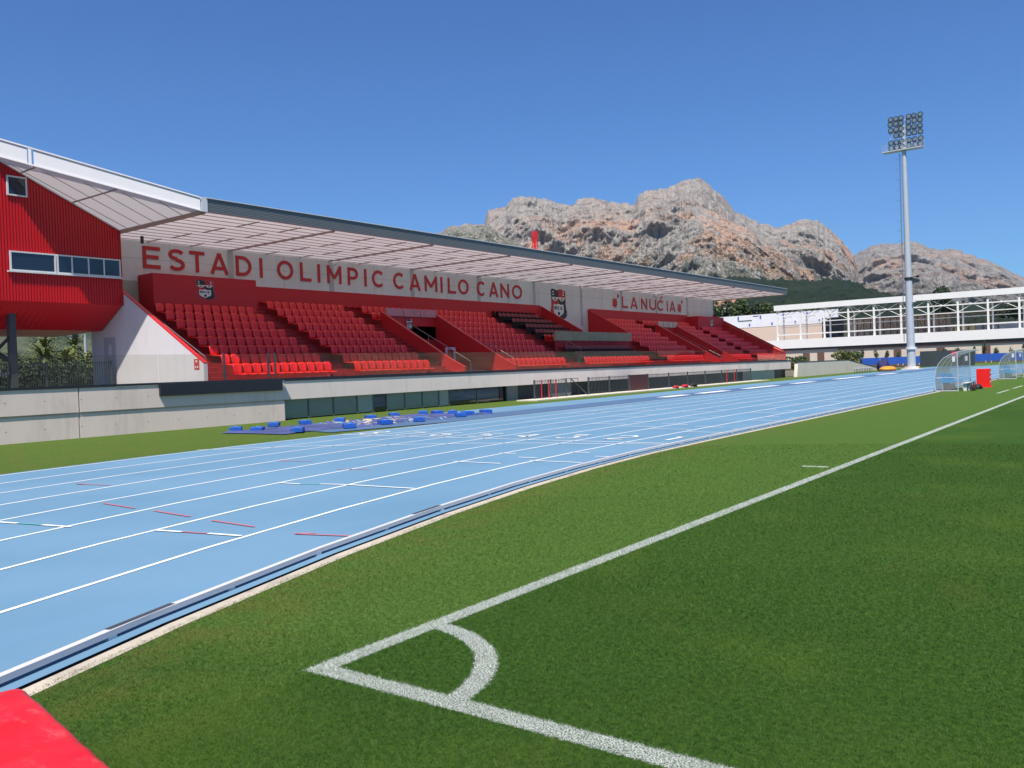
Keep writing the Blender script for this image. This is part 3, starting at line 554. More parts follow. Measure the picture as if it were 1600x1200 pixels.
mb = MB(); mb.box(-24.4, -24.34, 29.3, 29.4, 1.17, 2.75); mb.box(-24.4, -24.34, 29.9, 30.0, 1.17, 2.75); mb.box(-24.4, -24.34, 29.4, 29.9, 2.65, 2.75); mb.build('stair_gate_frame', mat('pale_frame', (.5, .5, .5), .5), GS)
# handrails on the stand
def rail(pts, posts, r=.018):
    mb = MB().path(pts, r, 6)
    for p in posts: mb.tube(p[0], p[1], r, 6)
    return mb
def rakerail(y, xa, xb, h=.75, n=4):
    f = lambda x: 1.45+RISE/RUN*(X0-x)
    pts = [(xa, y, f(xa)+h), (xb, y, f(xb)+h)]; posts = [((xa+(xb-xa)*i/(n-1), y, f(xa+(xb-xa)*i/(n-1))+.0), (xa+(xb-xa)*i/(n-1), y, f(xa+(xb-xa)*i/(n-1))+h)) for i in range(n)]
    rail(pts, posts).build('handrail', M_rail, GS)
rakerail(15.15, -28.9, -23.3, .78, 4); rakerail(29.4, -26.9, -22.9, .62, 4); rakerail(33.0, -24.6, -22.9, .7, 2); rakerail(59.5, -26.5, -22.9, .6, 3); rakerail(73.35, -29, -22.9, .85, 6)
rakerail(45.2, -29.3, -26.8, .75, 3); rakerail(51.2, -29.3, -26.5, .75, 3); rakerail(41.2, -25.0, -24.0, .7, 2)
# centre recess walls and beige press desk
for y in (45.1, 51.1):
    MB().prism([(-26.3, y, 3.2), (-26.3, y, 3.95), (-29.48, y, 5.75), (-29.48, y, 3.2)], (0, .1, 0)).build('recess_wall', M_red, GS)
mb = MB(); mb.box(-25.25, -25.17, 40.3, 49.6, 2.55, 3.2, 1); mb.box(-25.30, -25.15, 40.25, 49.65, 3.2, 3.72, 0); mb.box(-25.9, -25.15, 40.2, 49.7, 3.722, 3.76, 0); mb.build('press_desk', [M_gold, M_step], GS)
# front beam
mb = MB(); mb.prism([(-22.35, 17.42, 1.42), (-22.0, 17.42, 1.42), (-22.0, 17.42, .74), (-22.35, 17.42, .74)], (0, 55.1, 0)); fb = mb.build('front_beam', M_concl, GS)
mb = MB(); mb.box(-22.36, -21.97, 17.42, 72.5, 1.423, 1.49); mb.build('beam_coping', M_black, GS)
mb = MB()
for k in range(8): mb.box(-22.0, -21.996, 25.5+7.0*k, 25.53+7.0*k, .75, 1.41)
mb.build('beam_joint', M_conc, fb)
# lower storey
mb = MB().box(-22.9, -22.5, 17.4, 72.5, -.1, .74); mb.build('inner_wall', M_dark, GS)
yy = 17.5
for wdt, kind in [(1.25, 'f'), (1.25, 'f'), (1.25, 'f'), (.9, 's'), (.75, 'd'), (1.1, 'f'), (1.1, 'f'), (1.1, 'f'), (.7, 's'), (2.0, 'g'), (2.1, 'g')]:
    mm = {'f': M_facade, 's': M_facade2, 'd': M_glassdk, 'g': M_glassdk}[kind]
    w0 = MB().box(-22.24, -22.2, yy+.03, yy+wdt-.03, .03, .738).build('window' if kind != 'd' else 'door', mm, GS)
    MB().box(-22.245, -22.18, yy-.03, yy+.03, 0., .739).build('frame', M_gframe, w0); yy += wdt
MB().box(-22.24, -22.2, 62.0, 69.0, 0, .738).build('window', M_facade2, GS); MB().box(-22.24, -22.2, 69.1, 70.6, 0, .738).build('door', M_black, GS)
MB().box(-22.3, -22.2, 31.3, 32.2, 0, .738).build('pillar', mat('shaded_pillar', (.20, .21, .22), .8), GS); MB().box(-22.3, -22.15, 35.0, 37.1, 0, .738).build('pillar', MATS['shaded_pillar'], GS)  # concrete pillars with their shade put into a darker colour
# roof
RF = MB().quad((-30.6, 14.72, 7.36), (-30.6, 73.65, 7.36), (-22.56, 73.65, 7.36), (-22.56, 14.72, 7.36)).build('roof', M_soff, GS)
mb = MB()
for i in range(8): mb.box(-22.558, -22.50-.0, 14.95, 73.66, 7.365+.056*i, 7.365+.056*i+.034); mb.box(-22.558, -22.53, 14.95, 73.66, 7.399+.056*i, 7.421+.056*i)
mb.box(-22.60, -22.56, 14.73, 73.64, 7.362, 7.81); mb.build('fascia', M_grey, RF)
mb = MB(); mb.box(-30.6, -22.6, 73.58, 73.64, 7.363, 7.81); mb.build('end_fascia', M_grey, RF)
mb = MB().box(-22.56, -22.48, 14.72, 14.95, 7.34, 7.83); mb.box(-22.56, -22.46, 14.9, 73.68, 7.812, 7.84); mb.build('fascia_trim', M_wmetal, RF)
mb = MB(); x = -29.9; j = 0
while x < -22.8: mb.box(x-.012, x+.012, 14.8, 73.6, 7.335, 7.359); x += .62
mb.build('purlin', M_purl, RF)
for k in range(11):
    y = 14.9+5.88*k; mb = MB()
    mb.box(-30, -22.6, y-.045, y+.045, 7.29, 7.358)
    for q in (1, 2):
        yq = y+5.88*q/3
        if yq < 73: 
            for s in range(4): xa = -29.9+1.86*s; MB().box(xa, xa+1.4, yq-.02+.18*s, yq+.02+.18*s, 7.318, 7.357).build('soffit_batten', M_purl, RF)
    mb.build('roof_rib', M_purl, RF)
# folded end of the roof
P0 = Vector((-22.5, 14.72, 7.36)); P1 = Vector((-27.43, 10.43, 9.33)); dv = (P1-P0); P2 = P0+dv*2.4
bz = lambda y: 7.36+.46*(14.72-y)
base = [P0, P2, Vector((P2.x, 14.72, 7.36))]
top = [P0+Vector((0, 0, .45)), P2+Vector((0, 0, .80)), Vector((P2.x, 14.72, 7.8))]
mb = MB(); mb.add([tuple(v) for v in base], [(2, 1, 0)]); mb.build('folded_roof', M_soff, RF)
nrm = Vector((-dv.y, dv.x, 0)).normalized(); nrm = nrm if nrm.x > 0 else -nrm
def fpt(s, up): a = P0+dv*s; return Vector((a.x, a.y, a.z+up*(.45+.146*s)))+nrm*.03
cuts = [0, .836, .86, 1.7, 2.4]
mb = MB()
for a, bb in zip(cuts[:-1], cuts[1:]):
    a2 = a+.004; b2 = bb-.004; q = [fpt(a2, 0), fpt(b2, 0), fpt(b2, 1), fpt(a2, 1)]; mb.prism([tuple(v) for v in q], tuple(nrm*-.028 if (bb-a) > .1 else nrm*.03))
mb.build('white_fascia', M_wmetal, RF)
mb = MB(); q = [fpt(0, .95), fpt(2.4, .95), fpt(2.4, 1.03), fpt(0, 1.03)]; mb.prism([tuple(v+nrm*.002) for v in q], tuple(nrm*.04)); q = [fpt(0, -.04), fpt(2.4, -.04), fpt(2.4, .05), fpt(0, .05)]; mb.prism([tuple(v+nrm*.002) for v in q], tuple(nrm*.04)); mb.build('white_trim', M_white, RF)
mb = MB()
for xx in (-23.6, -24.5, -25.4, -26.3, -27.2):
    ymin = 14.72+(xx-P0.x)/dv.x*dv.y+.12
    a = Vector((xx, 14.7, bz(14.7)-.012)); c2 = Vector((xx-.09*(14.7-ymin), ymin, bz(ymin)-.012)); mb.tube(a, c2, .016, 5)
for yy in (12.93, 11.2):
    xm = P0.x+(14.72-yy)/(-dv.y)*dv.x; mb.tube((xm-.1, yy, bz(yy)-.02), (-27.75, yy, bz(yy)-.02), .03, 6)
mb.tube((-22.6, 14.72, 7.34), (-30, 14.72, 7.34), .05, 6); mb.build('folded_roof_rib', M_purl, RF)
mb = MB()
for i in range(34): y = 21+.5*i; mb.tube((-23.3, y, 7.74), (-23.3, y, 7.99), .012, 5)
for zz in (7.86, 7.99): mb.tube((-23.3, 21, zz), (-23.3, 38, zz), .008, 5)
mb.build('roof_guard_rail', M_alu, RF)
for y in (26.2, 37.9, 49.2, 60.5):
    mb = MB(); mb.tube((-28.9, y, 7.3), (-28.8, y, 7.12), .03, 6); mb.tube((-28.75, y-.14, 7.05), (-28.75, y+.14, 7.14), .13, 10, .10, mi=1); mb.build('loudspeaker', [M_dark, M_cw], RF)
MB().box(-28.4, -28.32, 15.9, 16.0, 7.05, 7.34).build('roof_camera', M_black, RF)
# ------------------------------------------------------------------ glass balustrade
t = thing('glass_balustrade', 'long clear glass balustrade standing on the wall in front of the red seats', 'balustrade', (-22.1, 40, 1.5))
ys = [4.1, 6.95, 9.79, 12.62, 15.07, 16.91]+[17.22+2.72*i for i in range(21)]
for a, bb in zip(ys, ys[1:]):
    MB().box(-22.112, -22.10, a+.012, bb-.012, 1.50, 2.44-.0012*(a-8)).build('glass_panel', G_rail, t)
for y, r in ((15.07, .03), (16.91, .028), (17.22, .022)): MB().box(-22.13, -22.07, y-r, y+r, 1.49, 2.46).build('post', M_dark, t)
mb = MB(); mb.box(-22.13, -22.08, 4, 71.7, 1.49, 1.535); mb.build('base_channel', M_black, t)
# ------------------------------------------------------------------ press box
PB = thing('press_box', 'red corrugated metal press box with white framed windows overhanging the left end of the stand', 'building', (-30, 12, 1.4))
ztop = lambda y: 7.36+.46*(14.72-y)-.03
mb = MB(); y = 3.0; P_ = []
while y < 14.66:
    P_ += [(y, 0), (y+.045, 0), (y+.055, -.028), (y+.09, -.028)]; y += .10
P_ = [q for q in P_ if q[0] < 14.66]+[(14.66, 0)]
for (a, da), (c2, dc) in zip(P_, P_[1:]): mb.quad((-27.7+da, a, 4.52), (-27.7+dc, c2, 4.52), (-27.7+dc, c2, ztop(c2)), (-27.7+da, a, ztop(a)))
mb.build('corrugated_front', M_redmet, PB)
mb = MB(); sec = [(-27.74, 4.515), (-29.3, 3.64), (-33, 3.60), (-33, 7.2), (-27.74, 7.2)]
mb.prism([(x, 14.655, z) for x, z in sec], (0, -.05, 0)); mb.quad((-27.72, 3, 4.515), (-27.72, 14.66, 4.515), (-29.3, 14.66, 3.64), (-29.3, 3, 3.64)); mb.quad((-29.3, 3, 3.64), (-29.3, 14.66, 3.64), (-33, 14.66, 3.6), (-33, 3, 3.6))
mb.quad((-33, 3, 3.6), (-33, 14.66, 3.6), (-33, 14.66, 7.3), (-33, 3, 12)); mb.build('box_shell', M_redmet, PB)
mb = MB()
for y in np.arange(8.0, 12.4, .22): mb.tube((-27.76, y, 4.50), (-29.28, y+.0, 3.642), .006, 4)
mb.build('soffit_joint', M_nose, PB)
MB().prism([(-27.69, 3, ztop(3)-.035), (-27.69, 14.66, ztop(14.66)-.035), (-27.69, 14.66, ztop(14.66)+.01), (-27.69, 3, ztop(3)+.01)], (.03, 0, 0)).build('eaves_trim', M_frame, PB)
MB().box(-27.71, -27.68, 14.655, 14.69, 4.52, 7.3).build('corner_trim', M_redmet, PB)
def window(y0, y1, z0, z1, panes, fw=.05):
    mb = MB(); mb.box(-27.70, -27.64, y0, y1, z0, z0+fw); mb.box(-27.70, -27.64, y0, y1, z1-fw, z1); mb.box(-27.70, -27.64, y0, y0+fw, z0+fw, z1-fw); mb.box(-27.70, -27.64, y1-fw, y1, z0+fw, z1-fw)
    for a, bb in zip(panes, panes[1:]): mb.box(-27.70, -27.645, bb-fw*.45, bb+fw*.45, z0+fw, z1-fw) if bb != panes[-1] else None
    wo = mb.build('window', M_frame, PB); MB().box(-27.70, -27.675, y0+fw, y1-fw, z0+fw, z1-fw).build('pane', M_glassdk, wo)
window(10.69, 12.23, 5.55, 6.23, [10.69, 12.23]); window(12.26, 14.62, 5.55, 6.23, [12.26, 12.3, 12.80, 13.40, 13.98, 14.62]); window(10.70, 11.36, 8.12, 8.80, [10.7, 11.36], .05)
mb = MB().box(-27.69, -27.6, 10.6, 14.66, 5.50, 5.548); mb.build('sill', M_frame, PB)
t = thing('steel_support', 'dark steel columns with diagonal braces holding up the red press box', 'steel frame', (-28.8, 10.8, 1.4))
for xx, yy in ((-28.5, 11.0), (-31.5, 10.4), (-28.5, 7.0)): MB().box(xx-.12, xx+.12, yy-.11, yy+.11, 1.4, 4.15 if xx > -29 else 3.6).build('column', M_dark, t)
MB().tube((-28.5, 11.0, 2.4), (-30.4, 10.3, 3.62), .08, 6).tube((-28.5, 10.9, 3.3), (-31.4, 10.4, 1.6), .06, 6).build('brace', M_dark, t)
MB().tube((-28.5, 11.0, 2.1), (-29.9, 9.0, 1.45), .045, 6).build('brace', M_alu, t)
struct(MB().box(-46, -22.2, -30, 14.5, 1.2, 1.42).build('raised_deck', mat('deck_paving', (.20, .19, .18), .85, var=.15)))
# dark bar fence behind the glass
def barfence(label, x0, y0, x1, y1, z0, z1, step, nposts, r=.010, extra=None):
    t = thing('bar_fence', label, 'fence', ((x0+x1)/2, (y0+y1)/2, z0)); L = math.hypot(x1-x0, y1-y0); n = int(L/step); mb = MB()
    P = lambda s: (x0+(x1-x0)*s, y0+(y1-y0)*s)
    for i in range(n+1): a = P(i/n); mb.tube((*a, z0+.04), (*a, z1), r, 4)
    mb.build('bars', M_bars, t); mb = MB()
    for z in (z0+.08, z1-.06): mb.tube((*P(0), z), (*P(1), z), .015, 4)
    mb.build('crossbar', M_bars, t)
    for i in range(nposts+1): a = P(i/nposts); MB().box(a[0]-.03, a[0]+.03, a[1]-.03, a[1]+.03, z0, z1+.01).build('post', M_dark, t)
    return t
barfence('dark vertical bar fence on the deck under the red press box', -28.75, 5, -28.35, 14.45, 1.42, 2.43, .085, 4, .014)
# fences and red posts below the beam
barfence('dark bar fence beside the last dark windows under the stand', -21.1, 32.1, -21.1, 35.0, .05, .97, .14, 2, .012)
barfence('dark bar fence left of the maroon gate under the stand', -21.1, 37.2, -21.1, 41.7, .05, .97, .15, 2, .014)
g1 = thing('maroon_gate', 'maroon solid gate set in the dark bar fence under the stand', 'gate', (-21.1, 42.8, 0)); MB().box(-21.12, -21.08, 41.8, 44.0, .05, .97).build('gate_leaf', mat('dark_maroon', (.06, .012, .014), .6), g1); MB().box(-21.13, -21.07, 41.72, 41.8, .02, .99).build('gate_post', M_dark, g1); MB().box(-21.13, -21.07, 44.0, 44.08, .02, .99).build('gate_post', M_dark, g1)
barfence('longest dark bar fence under the stand, right of the maroon gate', -21.1, 44.1, -21.1, 60.8, .05, .97, .16, 6, .016)
MB_ = MB().tube((-21.0, 35.3, .95), (-20.9, 36.8, .05), .03, 6); MB_.tube((-21, 35.3, .05), (-21, 35.3, .97), .02, 6).tube((-21, 34.4, .96), (-21, 36.0, .96), .015, 6).tube((-21, 36.0, .05), (-21, 36.0, .97), .015, 6)
tag(MB_.build('stair_handrail', M_black), 'black sloping handrail beside the three red posts below the stand', 'handrail')
for i, (y, l) in enumerate([(32.5, 'left'), (33.15, 'middle'), (33.8, 'right')]): tag(MB().tube((-20.95, y, 0), (-20.95, y, .93), .028, 8).tube((-20.95, y, .93), (-20.95, y, .96), .035, 8).build('red_post', M_letter), f'{l} one of the three red posts before the bar fence near the dark windows', 'post', 'red posts under the stand')
for i, (y, l) in enumerate([(55.8, 'left'), (57.2, 'right')]): tag(MB().tube((-20.95, y, 0), (-20.95, y, .93), .03, 8).tube((-20.95, y, .93), (-20.95, y, .96), .035, 8).build('red_post', M_letter), f'{l} one of the two red posts before the far end of the bar fence', 'post', 'red posts under the stand')
struct(MB().box(-21.35, -20.1, 30.9, 62, -.05, .045).build('pale_kerb', mat('pale_kerb', (.66, .60, .48), .8, stain=.2)))
def blob(name, loc, sx, sy, sz, m, label, cat, seed=0, n=14, amp=.25, group=None):
    u = np.linspace(0, 2*math.pi, n*2, endpoint=False); v = np.linspace(0, math.pi, n); U, V = np.meshgrid(u, v)
    x, y, z = np.cos(U)*np.sin(V), np.sin(U)*np.sin(V), np.cos(V); k = 1+amp*fbm(x*1.7+seed, y*1.7, z*1.7, 4, seed); x, y, z = x*k*sx, y*k*sy, np.maximum(z*k*sz, -sz*.5)
    i = np.arange(n-1)[:, None]*(2*n)+np.arange(2*n)[None]; j = np.arange(n-1)[:, None]*(2*n)+(np.arange(2*n)[None]+1) % (2*n)
    F = np.stack([i, j, j+2*n, i+2*n], -1).reshape(-1, 4); o = npmesh(name, np.stack([x, y, z+sz*.5], -1).reshape(-1, 3), F, m); o.location = loc; return tag(o, label, cat, group)
blob('kit_bag', (-20.2, 46.0, .045), .16, .32, .09, M_letter, 'left red and black bag lying on the pale kerb by the long fence', 'bag', 3)
blob('kit_bag', (-20.2, 47.3, .045), .16, .4, .11, M_letter, 'right larger red bag lying on the pale kerb by the long fence', 'bag', 5)
blob('black_bag', (-20.2, 48.6, .045), .2, .4, .15, M_vip, 'black bag lying beside the red bags on the pale kerb', 'bag', 8)
# ramp wall at the far end
t = thing('ramp_wall', 'cream concrete ramp wall sloping down to the ground past the far end of the stand', 'wall', (-21.7, 80, 0))
MB().prism([(-21.5, 72.55, -.3), (-21.5, 73.0, 1.26), (-21.5, 88.5, 1.26), (-21.5, 103, 0), (-21.5, 103, -.3)], (-.3, 0, 0)).build('wall', mat('cream_concrete', (.66, .60, .50), .8, var=.06, stain=.15), t)
MB().prism([(-21.48, 72.9, 1.262), (-21.48, 88.5, 1.262), (-21.48, 103, .002), (-21.48, 103, .05), (-21.48, 88.5, 1.32), (-21.48, 72.9, 1.32)], (-.34, 0, 0)).build('coping', M_black, t)

# ------------------------------------------------------------------ seats
def seat_proto(name, m1, m2, label, cat, w=.375):
    t = thing(name, label, cat, (0, 0, 0)); h2 = w/2
    nu, nv = 7, 6; V = []; F = []
    def grid(fn, thick):
        vs = [fn(i/(nu-1), j/(nv-1), s) for s in (0, 1) for j in range(nv) for i in range(nu)]; fs = []
        N = nu*nv
        for j in range(nv-1):
            for i in range(nu-1):
                a = j*nu+i; fs += [(a, a+1, a+nu+1, a+nu), (N+a, N+a+nu, N+a+nu+1, N+a+1)]
        bd = [i for i in range(nu)]+[j*nu+nu-1 for j in range(1, nv)]+[(nv-1)*nu+i for i in range(nu-2, -1, -1)]+[j*nu for j in range(nv-2, 0, -1)]
        for a, bb in zip(bd, bd[1:]+bd[:1]): fs.append((a, N+a, N+bb, bb))
        return vs, fs
    def back(u, v, s):
        y = (u-.5)*2; wv = h2*(.86+.14*min(1, v*2.2)); k = abs(y)
        z = .30+.39*v; 
        if v > .75: z -= (v-.75)/.25*.055*max(0, (k-.55)/.45)**1.5
        if v > .75: wv *= 1-.10*(v-.75)/.25*(k > .9)
        x = -.015-.07*v-.02+.045*k**2+.02*math.sin(v*math.pi); return (x-.022*s, y*wv, z)
    def pan(u, v, s):
        y = (u-.5)*2; x = .0+.36*v-.03; z = .295-.02*math.sin(v*math.pi)+.035*abs(y)**2*(1-v*.4)-(.03 if v > .95 else 0); return (x, y*h2*(1-.06*v), z-.02*s)
    a, bb = grid(back, .02); MB().add(a, bb).build('backrest', m1, t, smooth=True)
    a, bb = grid(pan, .02); MB().add(a, bb).build('seat_pan', m2, t, smooth=True)
    return t
def spos(k, y): return (xr(k)-.30, y, zt(k))
slots = []
SP = .43
def blk(name, y0, n, rows):
    for k in rows:
        for i in range(n): slots.append((k, y0+SP*(i+.5), name, i+1))
blk('A', 16.28, 11, range(0, 8)); blk('B', 22.22, 11, range(0, 10))
blk('C', 28.12, 14, [8]); blk('C', 28.12, 2, [7]); blk('C', 26.95, 25, [9])
blk('D', 32.86, 13, range(0, 9)); 
far = []
for k in range(0, 9):
    for i in range(19 if k in (0, 3, 4) else 0): far.append((k, 40.7+SP*i))
for k in range(0, 10):
    y = 51.5
    while y < 57.4: far.append((k, y)); y += SP
for k in (8, 9):
    y = 58.7
    while y < 67.2: far.append((k, y)); y += SP
for k in range(0, 8):
    y = 62.7
    while y < 66.9: far.append((k, y)); y += SP
for k in range(0, 8):
    y = 68.4
    while y < 72.5: far.append((k, y)); y += SP
desc = {'A': 'block left, by the white side wall', 'B': 'second block, left of the banner stairwell', 'C': 'row above the banner panels', 'D': 'third block, right of the banner stairwell'}
slots.sort(key=lambda s: (spos(s[0], s[1])[0]-CAM.x)**2+(s[1]-CAM.y)**2)
near, rest = slots[:300], slots[300:]
sp = seat_proto('stadium_seat', M_seat, M_seat, '', 'seat'); first = True
CW = {'A': 'block beside white side wall', 'B': 'block left of first stairwell', 'C': 'strip above first stairwell', 'D': 'block right of first stairwell'}
for k, y, b_, i in near:
    lab = f'red plastic seat, {od(i)} from left, {od(k+1)} row up, {CW[b_]}'
    if first: o = sp; o.location = spos(k, y); o['label'] = lab; first = False
    else: o = dup(sp, spos(k, y), lab)
    o['group'] = 'red plastic seats of the grandstand'
bp = [c for c in sp.children]
vs = []; fs = []; Vp = np.concatenate([np.array([v.co[:] for v in c.data.vertices]) for c in bp]); off = [0, len(bp[0].data.vertices)]
Fp = np.concatenate([np.array([p.vertices[:] for p in c.data.polygons])+off[n] for n, c in enumerate(bp)])
allfar = [spos(k, y) for k, y, _, _ in rest]+[spos(k, y) for k, y in far]
V = np.concatenate([Vp+np.array(s) for s in allfar]); F = np.concatenate([Fp+len(Vp)*n for n in range(len(allfar))])
tag(npmesh('far_seating', V, F, M_seat), 'mass of red seats in the far blocks of the grandstand', 'seats', None, 'stuff')
vp = seat_proto('padded_seat', M_vipr, M_vip, '', 'seat', .40); vp.children[0].data.materials[0] = M_vipr; first = True
MB().box(-.10, .34, -.205, -.185, .0, .46).build('arm_frame', M_vip, vp, world=False); MB().box(-.10, .34, .185, .205, .0, .46).build('arm_frame', M_vip, vp, world=False)
vl = []
for k in range(5, 10):
    for i in range(10 if k > 5 else 11): vl.append((k, 40.8+.44*i-(.9 if k > 8 else .45*(k-6) if k > 6 else 0), f'upper black section beside the centre recess', i+1, k-4))
for k in (1, 2):
    for i in range(18): vl.append((k, 40.85+.43*i, 'black rows below the beige desk', i+1, k))
for k, y, dsc, i, rr in vl:
    lab = f'maroon and black padded seat, {od(i)} from left, {od(rr)} row, {dsc}'
    lab = lab.replace('upper black section beside the centre recess', 'section above beige desk').replace('black rows below the beige desk', 'below beige desk')
    if first: o = vp; o.location = spos(k, y); o['label'] = lab; first = False
    else: o = dup(vp, spos(k, y), lab)
    o['group'] = 'dark padded seats in the centre of the stand'

# ------------------------------------------------------------------ blue blocks and cover
nx, ny = 46, 90; gx = np.linspace(-18.3, -15.4, nx); gy = np.linspace(12.1, 20.9, ny); GX, GY = np.meshgrid(gx, gy)
GXs = GX-.15*np.sin(GY*2)+(GY-12)*.03; Zc = .03+.04*fbm(GX*1.1, GY*1.1, GX*0, 4, 5)+.03*fbm(GX*4, GY*4, GX*0, 3, 9, True)
edge = np.minimum(np.minimum(GX-gx[0], gx[-1]-GX), np.minimum(GY-gy[0], gy[-1]-GY)); Zc = np.where(edge < .05, .012, np.maximum(Zc, .02))
i = np.arange(ny-1)[:, None]*nx+np.arange(nx-1)[None]; F = np.stack([i, i+1, i+nx+1, i+nx], -1).reshape(-1, 4)
m, g, b = newmat('purple_cover'); P = g.pos(); n1 = g.noise(P, 1.3, 3.); n2 = g.noise(P, 2.6, 2.); x, y, z = g.sep(P)
win = g.ramp(g.math('ABSOLUTE', g.math('SUBTRACT', y, 17.0)), 1.0, 2.2, 1., 0.)
c = g.mix(g.ramp(n1, .35, .65), (.045, .065, .18), (.075, .095, .25)); c = g.mix(g.math('MULTIPLY', win, g.ramp(n2, .60, .64)), c, (.60, .57, .60)); c = g.mix(g.math('MULTIPLY', win, g.ramp(g.noise(P, 3.1, 2.), .60, .64)), c, (.75, .55, .18)); c = g.mix(g.math('MULTIPLY', win, g.ramp(g.noise(P, 3.7, 1.), .64, .68)), c, (.15, .55, .5))
g.l.new(c, b.inputs['Base Color']); b.inputs['Roughness'].default_value = .55
tag(npmesh('pit_cover', np.stack([GXs, GY, Zc], -1).reshape(-1, 3), F, m), 'crumpled purple sheet with coloured print spread on the grass before the stand', 'ground cover')
Bk = [((-18.2, 12.65), 'far', 1), ((-18.75, 14.45), 'far', 2), ((-18.4, 15.4), 'far', 3), ((-18.1, 16.6), 'far', 4), ((-18.1, 18.0), 'far', 5), ((-18.25, 19.3), 'far', 6), ((-17.95, 20.5), 'far', 7), ((-17.3, 20.55), 'far', 8), ((-16.7, 20.7), 'far', 9), ((-15.5, 21.1), 'far', 10),
      ((-17.25, 12.7), 'near', 1), ((-15.55, 12.75), 'near', 2), ((-15.15, 14.3), 'near', 3), ((-15.2, 15.8), 'near', 4), ((-15.0, 17.1), 'near', 5), ((-15.15, 19.3), 'near', 6), ((-15.6, 20.2), 'near', 7)]
bp0 = None
for (x, y), sd, i in Bk:
    lab = f'blue foam block, {od(i)} from the left along the {sd} edge of the purple sheet'; rz = random.uniform(-.25, .25)-.6; z = .02
    if bp0 is None:
        bp0 = thing('foam_block', lab, 'foam block', (x, y, z), 'blue blocks weighing down the purple sheet', rz)
        MB().box(-.27, .27, -.17, .17, 0, .125).build('block', M_blue, bp0, bevel=.012, world=False); MB().box(-.275, .275, -.05, .05, .126, .13).build('strap', mat('strap_blue', (.03, .22, .6), .6), bp0, world=False)
    else: dup(bp0, (x, y, z), lab, rz)

# ------------------------------------------------------------------ red vinyl cover, front left
nx, ny = 110, 110; U, Vv = np.meshgrid(np.linspace(0, 1, nx), np.linspace(0, 1, ny))
A_ = np.array((-.13, -1.30)); ex = np.array((.985, -.17)); ey = np.array((-.17, -.985))
L1, L2 = 2.6, 2.0
hgt = .30
px = A_[0]+ex[0]*U*L1+ey[0]*Vv*L2; py = A_[1]+ex[1]*U*L1+ey[1]*Vv*L2
zz = hgt+.014*fbm(px*3, py*3, px*0, 4, 2)+.030*fbm(px*2.2+2+.4*fbm(px*2, py*2, px*0, 3, 6), py*1.2, px*0, 3, 12, True)**3+.012*fbm(px*5+2, py*2.4, px*0, 4, 12, True)+.012*fbm(px*1.3, py*1.3, px*0, 2, 30)
e1 = np.minimum(np.minimum(U*L1, (1-U)*L1), np.minimum(Vv*L2, (1-Vv)*L2)); zz = zz-.016*np.exp(-(e1/.014)**2)
Vt = np.stack([px, py, zz], -1).reshape(-1, 3); i = np.arange(ny-1)[:, None]*nx+np.arange(nx-1)[None]; F = np.stack([i, i+nx, i+nx+1, i+1], -1).reshape(-1, 4)
bd = list(range(nx))+[j*nx+nx-1 for j in range(1, ny)]+[(ny-1)*nx+q for q in range(nx-2, -1, -1)]+[j*nx for j in range(ny-2, 0, -1)]
sk = []; K = 6; prev = bd; Vs = [Vt]; n0 = len(Vt)
cen = Vt.mean(0)
for q in range(1, K+1):
    ring_ = Vt[bd].copy(); f = q/K; ring_[:, 2] = ring_[:, 2]*(1-f)+.004*f; out = (ring_[:, :2]-cen[:2]); out /= np.linalg.norm(out, axis=1)[:, None]
    ring_[:, :2] += out*(.012*np.sin(f*3.1)+.02*fbm(ring_[:, 0]*6, ring_[:, 1]*6, ring_[:, 2]*3, 3, 4)[:, None]*f)
    idx = list(range(n0, n0+len(bd))); n0 += len(bd); Vs.append(ring_)
    for a in range(len(bd)): bb = (a+1) % len(bd); sk.append((prev[a], prev[bb], idx[bb], idx[a]))
    prev = idx
m, g, b = newmat('red_vinyl'); P = g.pos(); n1 = g.noise(P, 3., 5., .6); n2 = g.noise(g.scalev(P, (1, 2.2, 1)), 7., 5., .7)
c = g.mix(g.ramp(n1, .35, .7), (.66, .008, .015), (.76, .025, .032)); c = g.mix(g.math('MULTIPLY', g.ramp(n2, .55, .75), .55), c, (.80, .12, .12)); g.l.new(c, b.inputs['Base Color']); b.inputs['Roughness'].default_value = .42; b.inputs['Specular IOR Level'].default_value = .5  # paler streaks paint highlights on the creased vinyl into its colour
bn = g.node('ShaderNodeBump'); bn.inputs['Strength'].default_value = .35; bn.inputs['Distance'].default_value = .02; g.l.new(g.noise(P, 9., 5., .6), bn.inputs['Height']); g.l.new(bn.outputs[0], b.inputs['Normal'])
cm_ = npmesh('crash_mat', np.concatenate(Vs), np.concatenate([F, np.array(sk)]), m); tag(cm_, 'creased red vinyl mat lying across the kerb in the near left corner', 'mat')

